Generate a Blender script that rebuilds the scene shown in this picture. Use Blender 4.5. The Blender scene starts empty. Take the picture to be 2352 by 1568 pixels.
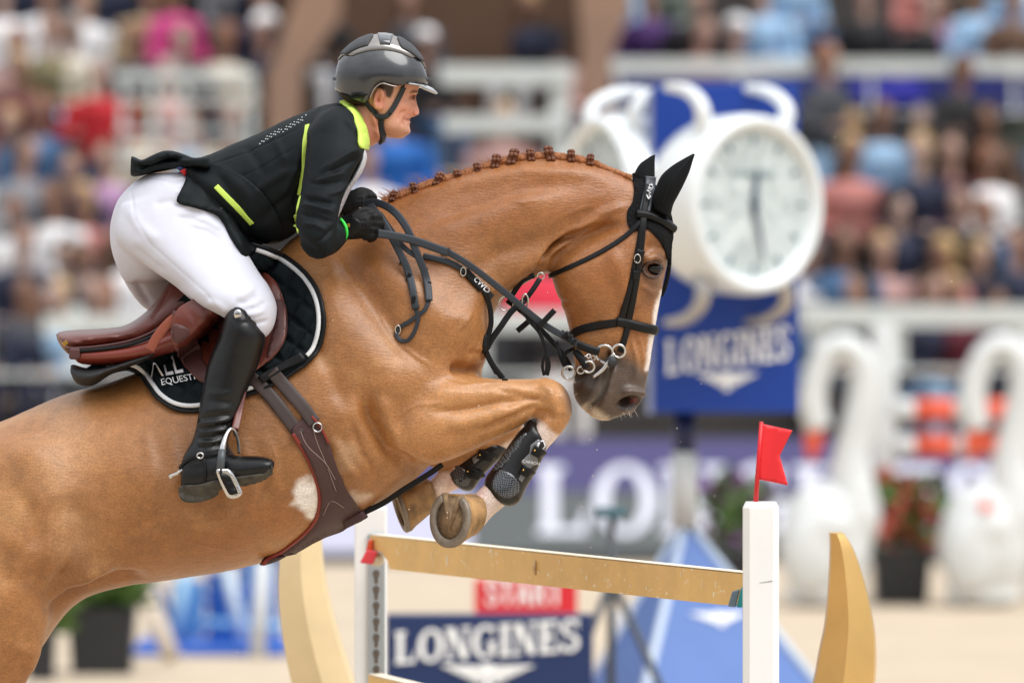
import bpy, bmesh, math, random
import numpy as np
from mathutils import Vector, Matrix, Quaternion
from mathutils.bvhtree import BVHTree
from mathutils.geometry import delaunay_2d_cdt

random.seed(7); np.random.seed(7)
scene = bpy.context.scene
COL = scene.collection

# ---------------------------------------------------------------- camera, sky, sun, exposure
S0, D0, CAMH, VH = 1.176e-3, 20.0, 2.2, 660.0      # metres per design pixel at 20 m, camera height, horizon row
cam_d = bpy.data.cameras.new('camera')
cam = bpy.data.objects.new('camera', cam_d); COL.objects.link(cam)
cam.location = (0, -D0, CAMH); cam.rotation_euler = (math.radians(90), 0, 0)
cam_d.sensor_width = 36; cam_d.lens = 36*D0/(2352*S0)
cam_d.shift_y = -(784-VH)/2352.0
cam_d.clip_start = .5; cam_d.clip_end = 1000
cam_d.dof.use_dof = True; cam_d.dof.focus_distance = 19.78; cam_d.dof.aperture_fstop = 2.8
scene.camera = cam

SUN_EL, SUN_AZ = math.radians(56), math.radians(128)   # azimuth clockwise from +Y
world = bpy.data.worlds.new('World'); scene.world = world; world.use_nodes = True
nt = world.node_tree; nt.nodes.clear()
out = nt.nodes.new('ShaderNodeOutputWorld'); bg = nt.nodes.new('ShaderNodeBackground')
sky = nt.nodes.new('ShaderNodeTexSky'); sky.sky_type = 'NISHITA'; sky.sun_disc = False
sky.sun_elevation = SUN_EL; sky.sun_rotation = SUN_AZ
sky.air_density = 1.0; sky.dust_density = 3.0; sky.ozone_density = 1.0
tc = nt.nodes.new('ShaderNodeTexCoord'); mp = nt.nodes.new('ShaderNodeMapping'); mp.inputs['Scale'].default_value = (1, 1, 2.6)
nz = nt.nodes.new('ShaderNodeTexNoise'); nz.inputs['Scale'].default_value = 2.2; nz.inputs['Detail'].default_value = 7; nz.inputs['Roughness'].default_value = .55
cr = nt.nodes.new('ShaderNodeValToRGB')
cr.color_ramp.elements[0].position = .30; cr.color_ramp.elements[0].color = (7.0, 7.4, 8.2, 1)
cr.color_ramp.elements[1].position = .68; cr.color_ramp.elements[1].color = (13.5, 13.4, 13.2, 1)
mx = nt.nodes.new('ShaderNodeMix'); mx.data_type = 'RGBA'; mx.inputs[0].default_value = .86
nt.links.new(tc.outputs['Generated'], mp.inputs[0]); nt.links.new(mp.outputs[0], nz.inputs['Vector'])
nt.links.new(nz.outputs[0], cr.inputs[0]); nt.links.new(sky.outputs[0], mx.inputs[6]); nt.links.new(cr.outputs[0], mx.inputs[7])
# overcast luminance: brighter overhead than at the horizon
sx = nt.nodes.new('ShaderNodeSeparateXYZ'); nt.links.new(tc.outputs['Generated'], sx.inputs[0])
mr = nt.nodes.new('ShaderNodeMapRange'); mr.inputs[1].default_value = 0; mr.inputs[2].default_value = 1; mr.inputs[3].default_value = .48; mr.inputs[4].default_value = 1.4
nt.links.new(sx.outputs[2], mr.inputs[0])
mm = nt.nodes.new('ShaderNodeMix'); mm.data_type = 'RGBA'; mm.blend_type = 'MULTIPLY'; mm.inputs[0].default_value = 1
nt.links.new(mx.outputs[2], mm.inputs[6]); nt.links.new(mr.outputs[0], mm.inputs[7])
nt.links.new(mm.outputs[2], bg.inputs[0]); nt.links.new(bg.outputs[0], out.inputs[0])
bg.inputs[1].default_value = .062
sun_d = bpy.data.lights.new('sun', 'SUN'); sun_d.energy = 1.5; sun_d.angle = math.radians(46); sun_d.color = (1, .985, .965)
sun = bpy.data.objects.new('sun', sun_d); COL.objects.link(sun)
_d = Vector((math.sin(SUN_AZ)*math.cos(SUN_EL), math.cos(SUN_AZ)*math.cos(SUN_EL), math.sin(SUN_EL)))
sun.rotation_euler = (-_d).to_track_quat('-Z', 'Y').to_euler()
scene.view_settings.view_transform = 'Standard'; scene.view_settings.look = 'None'
scene.view_settings.exposure = .88; scene.view_settings.gamma = 1
scene.cycles.use_denoising = True
try: scene.cycles.denoiser = 'OPENIMAGEDENOISE'
except Exception: pass
scene.cycles.max_bounces = 6; scene.cycles.diffuse_bounces = 3; scene.cycles.glossy_bounces = 3; scene.cycles.transmission_bounces = 4
scene.cycles.caustics_reflective = False; scene.cycles.caustics_refractive = False

# ---------------------------------------------------------------- helpers
def P(u, v, y=0.0):
    k = S0*(D0+y)/D0
    return Vector(((u-1176)*k, y, CAMH-(v-VH)*k))
def M(px, y=0.0): return px*S0*(D0+y)/D0
def UV(V):
    k = S0*(D0+V[:, 1])/D0
    return np.stack([V[:, 0]/k+1176, VH-(V[:, 2]-CAMH)/k], 1)
def srgb(r, g, b):
    f = lambda c: ((c/255.0+.055)/1.055)**2.4 if c > 10 else c/255.0/12.92
    return (f(r), f(g), f(b))

def mat(name, col, rough=.6, metal=0.0, var=.0, vscale=8, bump=0.0, bscale=60, sheen=0.0, coat=0.0, spec=.5, attr=None, stretch=None, emit=0, bdist=.004, coat_rough=.05, trans=0, detail=4):
    m = bpy.data.materials.new(name); m.use_nodes = True
    t = m.node_tree; b = t.nodes['Principled BSDF']; L = t.links.new
    b.inputs['Roughness'].default_value = rough; b.inputs['Metallic'].default_value = metal
    b.inputs['Specular IOR Level'].default_value = spec
    if sheen: b.inputs['Sheen Weight'].default_value = sheen; b.inputs['Sheen Roughness'].default_value = .4
    if coat: b.inputs['Coat Weight'].default_value = coat; b.inputs['Coat Roughness'].default_value = coat_rough
    if trans: b.inputs['Transmission Weight'].default_value = trans
    c = (*col[:3], 1)
    b.inputs['Base Color'].default_value = c
    if emit:
        b.inputs['Emission Color'].default_value = c; b.inputs['Emission Strength'].default_value = emit
    src = None
    co = t.nodes.new('ShaderNodeTexCoord'); vec = co.outputs['Object']
    if stretch:
        mpn = t.nodes.new('ShaderNodeMapping'); mpn.inputs['Scale'].default_value = stretch
        L(vec, mpn.inputs[0]); vec = mpn.outputs[0]
    if attr:
        a = t.nodes.new('ShaderNodeAttribute'); a.attribute_name = attr; src = a.outputs['Color']
    if var:
        n = t.nodes.new('ShaderNodeTexNoise'); n.inputs['Scale'].default_value = vscale; n.inputs['Detail'].default_value = 6; n.inputs['Roughness'].default_value = .62
        L(co.outputs['Object'], n.inputs['Vector'])
        r = t.nodes.new('ShaderNodeMapRange'); r.inputs[1].default_value = .3; r.inputs[2].default_value = .7
        r.inputs[3].default_value = 1-var; r.inputs[4].default_value = 1+var
        L(n.outputs[0], r.inputs[0])
        x = t.nodes.new('ShaderNodeMix'); x.data_type = 'RGBA'; x.blend_type = 'MULTIPLY'; x.inputs[0].default_value = 1
        if src: L(src, x.inputs[6])
        else: x.inputs[6].default_value = c
        L(r.outputs[0], x.inputs[7]); src = x.outputs[2]
    if src: L(src, b.inputs['Base Color'])
    if bump:
        n2 = t.nodes.new('ShaderNodeTexNoise'); n2.inputs['Scale'].default_value = bscale; n2.inputs['Detail'].default_value = detail
        L(vec, n2.inputs['Vector'])
        bp = t.nodes.new('ShaderNodeBump'); bp.inputs['Strength'].default_value = bump; bp.inputs['Distance'].default_value = bdist
        L(n2.outputs[0], bp.inputs['Height']); L(bp.outputs[0], b.inputs['Normal'])
    return m

def link(name, me, parent=None, m=None):
    o = bpy.data.objects.new(name, me); COL.objects.link(o)
    if parent is not None:
        o.parent = parent
        o.matrix_parent_inverse = Matrix.Translation(parent.location).inverted() if parent.parent is None else Matrix.Identity(4)
    if m is not None and me is not None: me.materials.append(m)
    return o
def mesh_of(V, F, smooth=True, name='mesh'):
    me = bpy.data.meshes.new(name)
    me.from_pydata([tuple(v) for v in V], [], [tuple(f) for f in F]); me.update()
    if smooth: me.polygons.foreach_set('use_smooth', [True]*len(me.polygons))
    return me
def obj(name, VF, m=None, parent=None, smooth=True):
    return link(name, mesh_of(VF[0], VF[1], smooth, name), parent, m)
def tag(o, label=None, cat=None, group=None, kind=None):
    if label: o['label'] = label
    if cat: o['category'] = cat
    if group: o['group'] = group
    if kind: o['kind'] = kind
    return o
def empty(name, loc=(0, 0, 0), label=None, cat=None, group=None):
    o = bpy.data.objects.new(name, None); COL.objects.link(o); o.location = loc; o.empty_display_size = .05
    return tag(o, label, cat, group)
class MB:
    """collects geometry for one mesh"""
    def __init__(s): s.V = []; s.F = []
    def add(s, VF):
        n = len(s.V); s.V += [tuple(v) for v in VF[0]]; s.F += [tuple(i+n for i in f) for f in VF[1]]; return s
    def get(s): return s.V, s.F

def cr_dense(A, sub):
    """Catmull-Rom densify rows of A"""
    A = np.asarray(A, float); n = len(A); out = []
    for i in range(n-1):
        p0 = A[max(i-1, 0)]; p1 = A[i]; p2 = A[i+1]; p3 = A[min(i+2, n-1)]
        for k in range(sub):
            t = k/sub
            out.append(.5*((2*p1)+(-p0+p2)*t+(2*p0-5*p1+4*p2-p3)*t*t+(-p0+3*p1-3*p2+p3)*t**3))
    out.append(A[-1]); return np.array(out)

def rings(R, closed_caps=True):
    """R: list of rings (each n points) -> V,F"""
    n = len(R[0]); V = [tuple(p) for r in R for p in r]; F = []
    for i in range(len(R)-1):
        for j in range(n):
            k = (j+1) % n
            F.append((i*n+j, i*n+k, (i+1)*n+k, (i+1)*n+j))
    if closed_caps:
        for i, flip in ((0, True), (len(R)-1, False)):
            c = len(V); V.append(tuple(np.mean(np.array(R[i]), 0)))
            for j in range(n):
                k = (j+1) % n
                F.append((c, i*n+k, i*n+j) if flip else (c, i*n+j, i*n+k))
    return V, F

def loft(secs, sub=6, n=36, flip=False):
    """secs: (ut,vt,ub,vb,halfwidth,[yc],[egg],[pow]) in design pixels + metres"""
    A = np.array([list(s)+[0, 0, 2][len(s)-5:] if len(s) < 8 else list(s) for s in secs], float)
    A = cr_dense(A, sub); R = []
    th = np.linspace(0, 2*math.pi, n, endpoint=False)
    for ut, vt, ub, vb, w, yc, egg, pw in A:
        a = np.array(P(ut, vt, yc)); b = np.array(P(ub, vb, yc)); c = (a+b)/2; h = (a-b)/2
        s, co = np.sin(th), np.cos(th)
        s2 = np.sign(s)*np.abs(s)**(2/pw); c2 = np.sign(co)*np.abs(co)**(2/pw)
        ww = max(w, .003)*(1-egg*s2)
        pts = c[None]+s2[:, None]*h[None]+(c2*ww)[:, None]*np.array([0, 1, 0])[None]
        R.append(pts)
    return rings(R)

def tube(pts, r, n=10, caps=True, sub=0):
    """tube along world points; r scalar or list"""
    pts = np.array([tuple(p) for p in pts], float)
    r = np.full(len(pts), r, float) if np.isscalar(r) else np.array(r, float)
    if sub:
        A = cr_dense(np.concatenate([pts, r[:, None]], 1), sub); pts, r = A[:, :3], A[:, 3]
    R = []; up = None
    for i in range(len(pts)):
        t = pts[min(i+1, len(pts)-1)]-pts[max(i-1, 0)]; t /= np.linalg.norm(t)+1e-12
        if up is None:
            up = np.array([0, 0, 1.0]) if abs(t[2]) < .9 else np.array([1.0, 0, 0])
        a = np.cross(t, up); a /= np.linalg.norm(a)+1e-12; b = np.cross(a, t); up = b
        R.append([pts[i]+r[i]*(math.cos(q)*a+math.sin(q)*b) for q in np.linspace(0, 2*math.pi, n, endpoint=False)])
    return rings(R, caps)
def ring_tube(c, rad, r, ax1, ax2, n=28, m=8, arc=2*math.pi, a0=0.0, rad2=None):
    c = np.array(c); ax1 = np.array(ax1, float); ax2 = np.array(ax2, float); rad2 = rad2 or rad
    ax1 /= np.linalg.norm(ax1); ax2 /= np.linalg.norm(ax2); ax3 = np.cross(ax1, ax2)
    full = abs(arc-2*math.pi) < 1e-6
    R = []
    for q in np.linspace(a0, a0+arc, n, endpoint=not full):
        d = math.cos(q)*ax1*rad+math.sin(q)*ax2*rad2; dn = math.cos(q)*ax1+math.sin(q)*ax2
        R.append([c+d+r*(math.cos(w)*dn+math.sin(w)*ax3) for w in np.linspace(0, 2*math.pi, m, endpoint=False)])
    if full:
        V, F = rings(R, False); k = len(R)-1
        F += [(k*m+j, k*m+(j+1) % m, (j+1) % m, j) for j in range(m)]; return V, F
    return rings(R)
def box(c, sx, sy, sz, bev=0.0, rot=None):
    bm = bmesh.new(); bmesh.ops.create_cube(bm, size=1)
    bmesh.ops.scale(bm, vec=(sx, sy, sz), verts=bm.verts)
    if bev: bmesh.ops.bevel(bm, geom=bm.edges[:], offset=bev, segments=2, affect='EDGES', profile=.5)
    if rot is not None: bmesh.ops.rotate(bm, cent=(0, 0, 0), matrix=rot, verts=bm.verts)
    bmesh.ops.translate(bm, vec=tuple(c), verts=bm.verts)
    bm.verts.ensure_lookup_table()
    V = [tuple(v.co) for v in bm.verts]; F = [tuple(x.index for x in f.verts) for f in bm.faces]; bm.free(); return V, F
def ellipsoid(c, rx, ry, rz, n=16, m=24, rot=None):
    V = []; F = []
    R = []
    for i in range(1, n):
        a = math.pi*i/n
        R.append([np.array([rx*math.sin(a)*math.cos(b), ry*math.sin(a)*math.sin(b), rz*math.cos(a)]) for b in np.linspace(0, 2*math.pi, m, endpoint=False)])
    V, F = rings(R); V = np.array(V)
    V[-2] = (0, 0, rz); V[-1] = (0, 0, -rz)
    if rot is not None: V = V@np.array(rot.to_3x3() if len(rot) == 4 else rot).T
    return [tuple(p) for p in V+np.array(tuple(c))], [f[::-1] for f in F]
def prism(poly, y0, y1, bev=0.0):
    """polygon of world (x,z) points extruded between depths y0<y1"""
    bm = bmesh.new(); vs = [bm.verts.new((x, y0, z)) for x, z in poly]; f = bm.faces.new(vs)
    r = bmesh.ops.extrude_face_region(bm, geom=[f])
    bmesh.ops.translate(bm, vec=(0, y1-y0, 0), verts=[g for g in r['geom'] if isinstance(g, bmesh.types.BMVert)])
    bmesh.ops.recalc_face_normals(bm, faces=bm.faces[:])
    if bev: bmesh.ops.bevel(bm, geom=bm.edges[:], offset=bev, segments=2, affect='EDGES', profile=.5)
    bm.verts.ensure_lookup_table(); bm.verts.index_update()
    V = [tuple(v.co) for v in bm.verts]; F = [tuple(x.index for x in q.verts) for q in bm.faces]; bm.free(); return V, F
def uprism(poly, y, th, bev=0.0):
    """polygon in design pixels, at depth y, thickness th away from the camera"""
    return prism([(P(u, v, y).x, P(u, v, y).z) for u, v in poly], y, y+th, bev)

def remesh(parts, voxel, smooth=4, lam=.5):
    mb = MB()
    for p in parts: mb.add(p)
    me = mesh_of(mb.V, mb.F, False, 'tmp'); o = bpy.data.objects.new('tmp', me); COL.objects.link(o)
    md = o.modifiers.new('r', 'REMESH'); md.mode = 'VOXEL'; md.voxel_size = voxel; md.adaptivity = 0
    dg = bpy.context.evaluated_depsgraph_get(); ev = o.evaluated_get(dg); m2 = ev.to_mesh()
    V = np.empty(len(m2.vertices)*3); m2.vertices.foreach_get('co', V); V = V.reshape(-1, 3).copy()
    E = np.empty(len(m2.edges)*2, int); m2.edges.foreach_get('vertices', E); E = E.reshape(-1, 2).copy()
    F = [tuple(p.vertices) for p in m2.polygons]
    ev.to_mesh_clear(); bpy.data.objects.remove(o); bpy.data.meshes.remove(me)
    V = relax(V, E, smooth, lam)
    return V, F, E
def relax(V, E, it, lam=.5, w=None):
    n = len(V); deg = np.bincount(E.ravel(), minlength=n).astype(float)
    lw = lam if w is None else (lam*w)[:, None]
    for _ in range(it):
        A = np.stack([np.bincount(E[:, 0], V[E[:, 1], k], n)+np.bincount(E[:, 1], V[E[:, 0], k], n) for k in range(3)], 1)
        V = V+lw*(A/deg[:, None]-V)
    return V
def vnormals(V, F):
    Q = np.array([f if len(f) == 4 else (*f, f[-1]) for f in F])
    nrm = np.cross(V[Q[:, 2]]-V[Q[:, 0]], V[Q[:, 3]]-V[Q[:, 1]])
    N = np.zeros_like(V)
    for k in range(4): np.add.at(N, Q[:, k], nrm)
    return N/(np.linalg.norm(N, axis=1)[:, None]+1e-12)
def pdist(q, poly, closed=False):
    """distance from points q (n,2) to polyline, with parameter 0..1"""
    poly = np.asarray(poly, float)
    if closed: poly = np.concatenate([poly, poly[:1]])
    best = np.full(len(q), 1e9); par = np.zeros(len(q)); L = np.linalg.norm(np.diff(poly, axis=0), axis=1); cum = np.concatenate([[0], np.cumsum(L)])
    for i in range(len(poly)-1):
        a, b = poly[i], poly[i+1]; d = b-a; l2 = d@d+1e-9
        t = np.clip(((q-a)@d)/l2, 0, 1); r = np.linalg.norm(q-(a+t[:, None]*d), axis=1)
        k = r < best; best[k] = r[k]; par[k] = (cum[i]+t[k]*L[i])/cum[-1]
    return best, par
def inside(q, poly):
    poly = np.asarray(poly, float); c = np.zeros(len(q), bool); j = len(poly)-1
    for i in range(len(poly)):
        xi, yi = poly[i]; xj, yj = poly[j]
        m = ((yi > q[:, 1]) != (yj > q[:, 1])) & (q[:, 0] < (xj-xi)*(q[:, 1]-yi)/(yj-yi+1e-12)+xi)
        c ^= m; j = i
    return c
def sdf2(q, poly):
    d, _ = pdist(q, poly, True); return np.where(inside(q, poly), -d, d)
def sstep(x, a, b):
    t = np.clip((x-a)/(b-a+1e-12), 0, 1); return t*t*(3-2*t)
def noise3(X, seed=0, oct=3):
    """cheap smooth value noise"""
    def vn(Q, s):
        I = np.floor(Q).astype(np.int64); f = Q-I; f = f*f*(3-2*f); r = 0
        for dx in (0, 1):
            for dy in (0, 1):
                for dz in (0, 1):
                    h = ((I[:, 0]+dx)*374761393+(I[:, 1]+dy)*668265263+(I[:, 2]+dz)*2147483647+s*974711) & 0x7fffffff
                    h = (h ^ (h >> 13))*1274126177 & 0x7fffffff; h = (h ^ (h >> 16)) & 0xffff
                    w = (f[:, 0] if dx else 1-f[:, 0])*(f[:, 1] if dy else 1-f[:, 1])*(f[:, 2] if dz else 1-f[:, 2])
                    r = r+w*(h/65535.0)
        return r
    t = 0; a = 1; k = 1; tot = 0
    for i in range(oct): t = t+a*vn(X*k, seed+i); tot += a; a *= .5; k *= 2.03
    return t/tot*2-1

class Sculpt:
    def __init__(s, V, F, E):
        s.V, s.F, s.E = V, F, E; s.d = np.zeros(len(V)); s.refresh()
        s.C = None
    def refresh(s): s.N = vnormals(s.V, s.F); s.uv = UV(s.V); s.near = sstep(-s.N[:, 1], -.15, .35)
    def mask(s, side):
        if side == 'near': return s.near
        if side == 'far': return sstep(s.N[:, 1], -.15, .35)
        return np.ones(len(s.V))
    def stroke(s, poly, w, h, side='near', taper=True, extra=None):
        A = np.asarray(poly, float); lo = A.min(0)-3*w; hi = A.max(0)+3*w
        k = np.nonzero((s.uv[:, 0] > lo[0]) & (s.uv[:, 0] < hi[0]) & (s.uv[:, 1] > lo[1]) & (s.uv[:, 1] < hi[1]))[0]
        if not len(k): return
        d, t = pdist(s.uv[k], A)
        f = np.exp(-(d/w)**2)*s.mask(side)[k]
        if taper: f = f*sstep(t, -.01, .25)*sstep(1-t, -.01, .25)
        s.d[k] += h*f
    def blob(s, u, v, ru, rv, h, ang=0, side='near', extra=None):
        c, q = math.cos(math.radians(ang)), math.sin(math.radians(ang))
        x = s.uv[:, 0]-u; y = s.uv[:, 1]-v
        a = (x*c+y*q)/ru; b = (-x*q+y*c)/rv
        f = np.exp(-(a*a+b*b))*s.mask(side)
        if extra is not None: f = f*extra
        s.d += h*f
    def apply(s):
        s.V = s.V+s.N*s.d[:, None]; s.d[:] = 0; s.refresh()
    def paint_init(s, c): s.C = np.tile(np.array([*c, 1.0]), (len(s.V), 1))
    def paint(s, f, c):
        f = np.clip(f, 0, 1)[:, None]; s.C[:, :3] = s.C[:, :3]*(1-f)+np.array(c)[None]*f
    def obj(s, name, m, parent=None):
        o = obj(name, (s.V, s.F), m, parent)
        if s.C is not None:
            a = o.data.color_attributes.new('Col', 'FLOAT_COLOR', 'POINT'); a.data.foreach_set('color', s.C.ravel())
        return o
    def bvh(s): return BVHTree.FromPolygons([tuple(v) for v in s.V], s.F)

def hit(bvhs, u, v, y0=-2.0):
    """first surface seen along the sight line through (u,v); returns point, normal"""
    o = cam.location; d = (P(u, v, 0)-o).normalized()
    best = None
    for b in bvhs:
        st = o+d*(18.0)
        p, n, i, dist = b.ray_cast(st, d)
        if p is not None and (best is None or dist < best[2]): best = (p, n, dist)
    if best is None: return None, None
    p, n, _ = best
    if n.dot(d) > 0: n = -n
    return p, n
def drape(bvhs, pts, off=.004, sub=6, yfix=None):
    """polyline (u,v[,y]) to world points lying on the surface"""
    A = cr_dense([(p[0], p[1]) for p in pts], sub); P3 = []; N3 = []; miss = []
    for i, (u, v) in enumerate(A):
        p, n = hit(bvhs, u, v)
        if p is None: miss.append(i); P3.append(None); N3.append(None)
        else: P3.append(np.array(p)); N3.append(np.array(n))
    ok = [i for i in range(len(A)) if P3[i] is not None]
    for i in miss:
        j = min(ok, key=lambda k: abs(k-i)) if ok else None
        y = P3[j][1] if ok else 0
        P3[i] = np.array(P(A[i][0], A[i][1], y)); N3[i] = N3[j] if ok else np.array([0, -1.0, 0])
    P3 = np.array(P3); N3 = np.array(N3)
    for _ in range(4):
        P3[1:-1, 1] = (P3[:-2, 1]+2*P3[1:-1, 1]+P3[2:, 1])/4
        N3[1:-1] = (N3[:-2]+2*N3[1:-1]+N3[2:])/4
    N3 /= np.linalg.norm(N3, axis=1)[:, None]
    return P3+N3*off, N3
def ribbon(P3, N3, w, th, taper=None, bulge=0.0):
    """strap with a rounded rectangular section; w full width (m), th thickness"""
    P3 = np.asarray(P3, float); N3 = np.asarray(N3, float); R = []
    w = np.full(len(P3), w) if np.isscalar(w) else np.asarray(w)
    sec = [(-1, -.5), (-1, .25), (-.86, .5), (-.4, .5+bulge), (0, .5+bulge*1.3), (.4, .5+bulge), (.86, .5), (1, .25), (1, -.5)]
    for i in range(len(P3)):
        t = P3[min(i+1, len(P3)-1)]-P3[max(i-1, 0)]; t /= np.linalg.norm(t)+1e-12
        nn = N3[i]-t*(N3[i]@t); nn /= np.linalg.norm(nn)+1e-12; b = np.cross(t, nn)
        R.append([P3[i]+b*x*w[i]/2+nn*y*th for x, y in sec])
    return rings(R)
def strap(bvhs, pts, wpx, th=.004, off=.002, sub=6, bulge=0.0):
    P3, N3 = drape(bvhs, pts, off, sub); return ribbon(P3, N3, M(wpx), th, bulge=bulge)
def free_strap(pts, wpx, th=.004, sub=6, nrm=(0, -1, 0), bulge=0.0):
    """pts (u,v,y)"""
    A = cr_dense(pts, sub); P3 = np.array([P(*a) for a in A]); N3 = np.tile(np.array(nrm, float), (len(A), 1))
    return ribbon(P3, N3, M(wpx), th, bulge=bulge)
def cord(pts, rpx, sub=6, n=8):
    A = cr_dense(pts, sub); return tube([P(*a) for a in A], M(rpx), n)
def smooth_poly(poly, sub=6):
    A = np.array(list(poly)+[poly[0]], float); n = len(poly); out = []
    for i in range(n):
        p0, p1, p2, p3 = [np.array(poly[(i+k) % n], float) for k in (-1, 0, 1, 2)]
        for k in range(sub):
            t = k/sub
            out.append(.5*((2*p1)+(-p0+p2)*t+(2*p0-5*p1+4*p2-p3)*t*t+(-p0+3*p1-3*p2+p3)*t**3))
    return np.array(out)
def sheet(poly, step, yfun, th, nfun=None, bump=None):
    """flat-cut sheet: polygon in design pixels, depth from yfun(u,v), real thickness th (m); bump(uv)->outward offset"""
    poly = np.asarray(poly, float)
    b = []
    for i in range(len(poly)):
        a, c = poly[i], poly[(i+1) % len(poly)]; k = max(1, int(np.linalg.norm(c-a)/step))
        for j in range(k): b.append(a+(c-a)*j/k)
    b = np.array(b); lo, hi = b.min(0), b.max(0)
    gx, gy = np.meshgrid(np.arange(lo[0], hi[0], step), np.arange(lo[1], hi[1], step*.866)); gx[::2] += step/2
    g = np.stack([gx.ravel(), gy.ravel()], 1); g = g[inside(g, b)]
    d, _ = pdist(g, b, True); g = g[d > step*.55]
    allp = np.concatenate([b, g]); nb = len(b)
    vs, _, fs, *_ = delaunay_2d_cdt([Vector(p) for p in allp], [], [list(range(nb))], 1, 1e-4)
    uv = np.array([tuple(v) for v in vs]); Y = np.array([yfun(u, v) for u, v in uv])
    fs = [tuple(f) for f in fs]
    # smooth depth a little
    E = np.array(list({tuple(sorted((f[i], f[(i+1) % 3]))) for f in fs for i in range(3)})); deg = np.bincount(E.ravel(), minlength=len(uv))
    for _ in range(3):
        A = np.bincount(E[:, 0], Y[E[:, 1]], len(uv))+np.bincount(E[:, 1], Y[E[:, 0]], len(uv)); Y = .5*Y+.5*A/deg
    front = np.array([P(u, v, y) for (u, v), y in zip(uv, Y)])
    # orient
    f0 = fs[0]; nn = np.cross(front[f0[1]]-front[f0[0]], front[f0[2]]-front[f0[0]])
    if nn[1] > 0: fs = [f[::-1] for f in fs]
    N = vnormals(front, fs)
    h = np.zeros(len(uv)) if bump is None else bump(uv)
    back = front.copy(); front = front+N*(th+h)[:, None]
    n = len(uv); F = list(fs)+[tuple(i+n for i in f[::-1]) for f in fs]
    cnt = {}
    for f in fs:
        for i in range(3):
            e = (f[i], f[(i+1) % 3]); cnt[e] = 1
    for (a, c) in list(cnt):
        if (c, a) not in cnt: F.append((c, a, a+n, c+n))
    return np.concatenate([front, back]), F
def text_uv(s, size=100):
    """outline text as flat triangles in local px, y down"""
    cu = bpy.data.curves.new('t', 'FONT'); cu.body = s; cu.size = size; cu.resolution_u = 3
    o = bpy.data.objects.new('t', cu); COL.objects.link(o)
    dg = bpy.context.evaluated_depsgraph_get(); m = o.evaluated_get(dg).to_mesh()
    V = np.array([tuple(v.co) for v in m.vertices]); F = [tuple(p.vertices) for p in m.polygons]
    o.evaluated_get(dg).to_mesh_clear(); bpy.data.objects.remove(o); bpy.data.curves.remove(cu)
    V = V[:, :2].copy(); V[:, 1] *= -1; return V, F
# ================================================================= setting
def sand_material():
    m = mat('sand', srgb(186, 170, 148), .95, var=.12, vscale=1.2, bump=.6, bscale=14, bdist=.03)
    return m
g = obj('ground', ([(-300, -200, 0), (300, -200, 0), (300, 400, 0), (-300, 400, 0)], [(0, 1, 2, 3)]), sand_material(), None, False)
tag(g, kind='structure')
MW = mat('white_paint', srgb(212, 216, 216), .5, var=.05, vscale=6)
MRAIL = mat('rail_paint', srgb(204, 210, 208), .5, var=.06, vscale=4)
MNAVY = mat('navy_vinyl', srgb(20, 44, 92), .5)
MROYAL = mat('royal_blue', srgb(8, 58, 148), .4)
MLET = mat('white_vinyl', srgb(250, 252, 252), .5)
MDARK = mat('black_plastic', srgb(38, 40, 42), .5, var=.1)
MBRICK = mat('brown_brick', srgb(86, 62, 46), .85, var=.12, vscale=2)
MCONC = mat('tan_concrete', srgb(154, 124, 104), .85, var=.1, vscale=1.5)
MSTEP = mat('grey_concrete', srgb(66, 62, 60), .9, var=.15, vscale=1.5)
MLEAF = mat('leaf', srgb(86, 120, 58), .6, var=.3, vscale=20)

def px(D): return S0*D/D0
def at(u, v, D): return P(u, v, D-D0)

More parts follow.
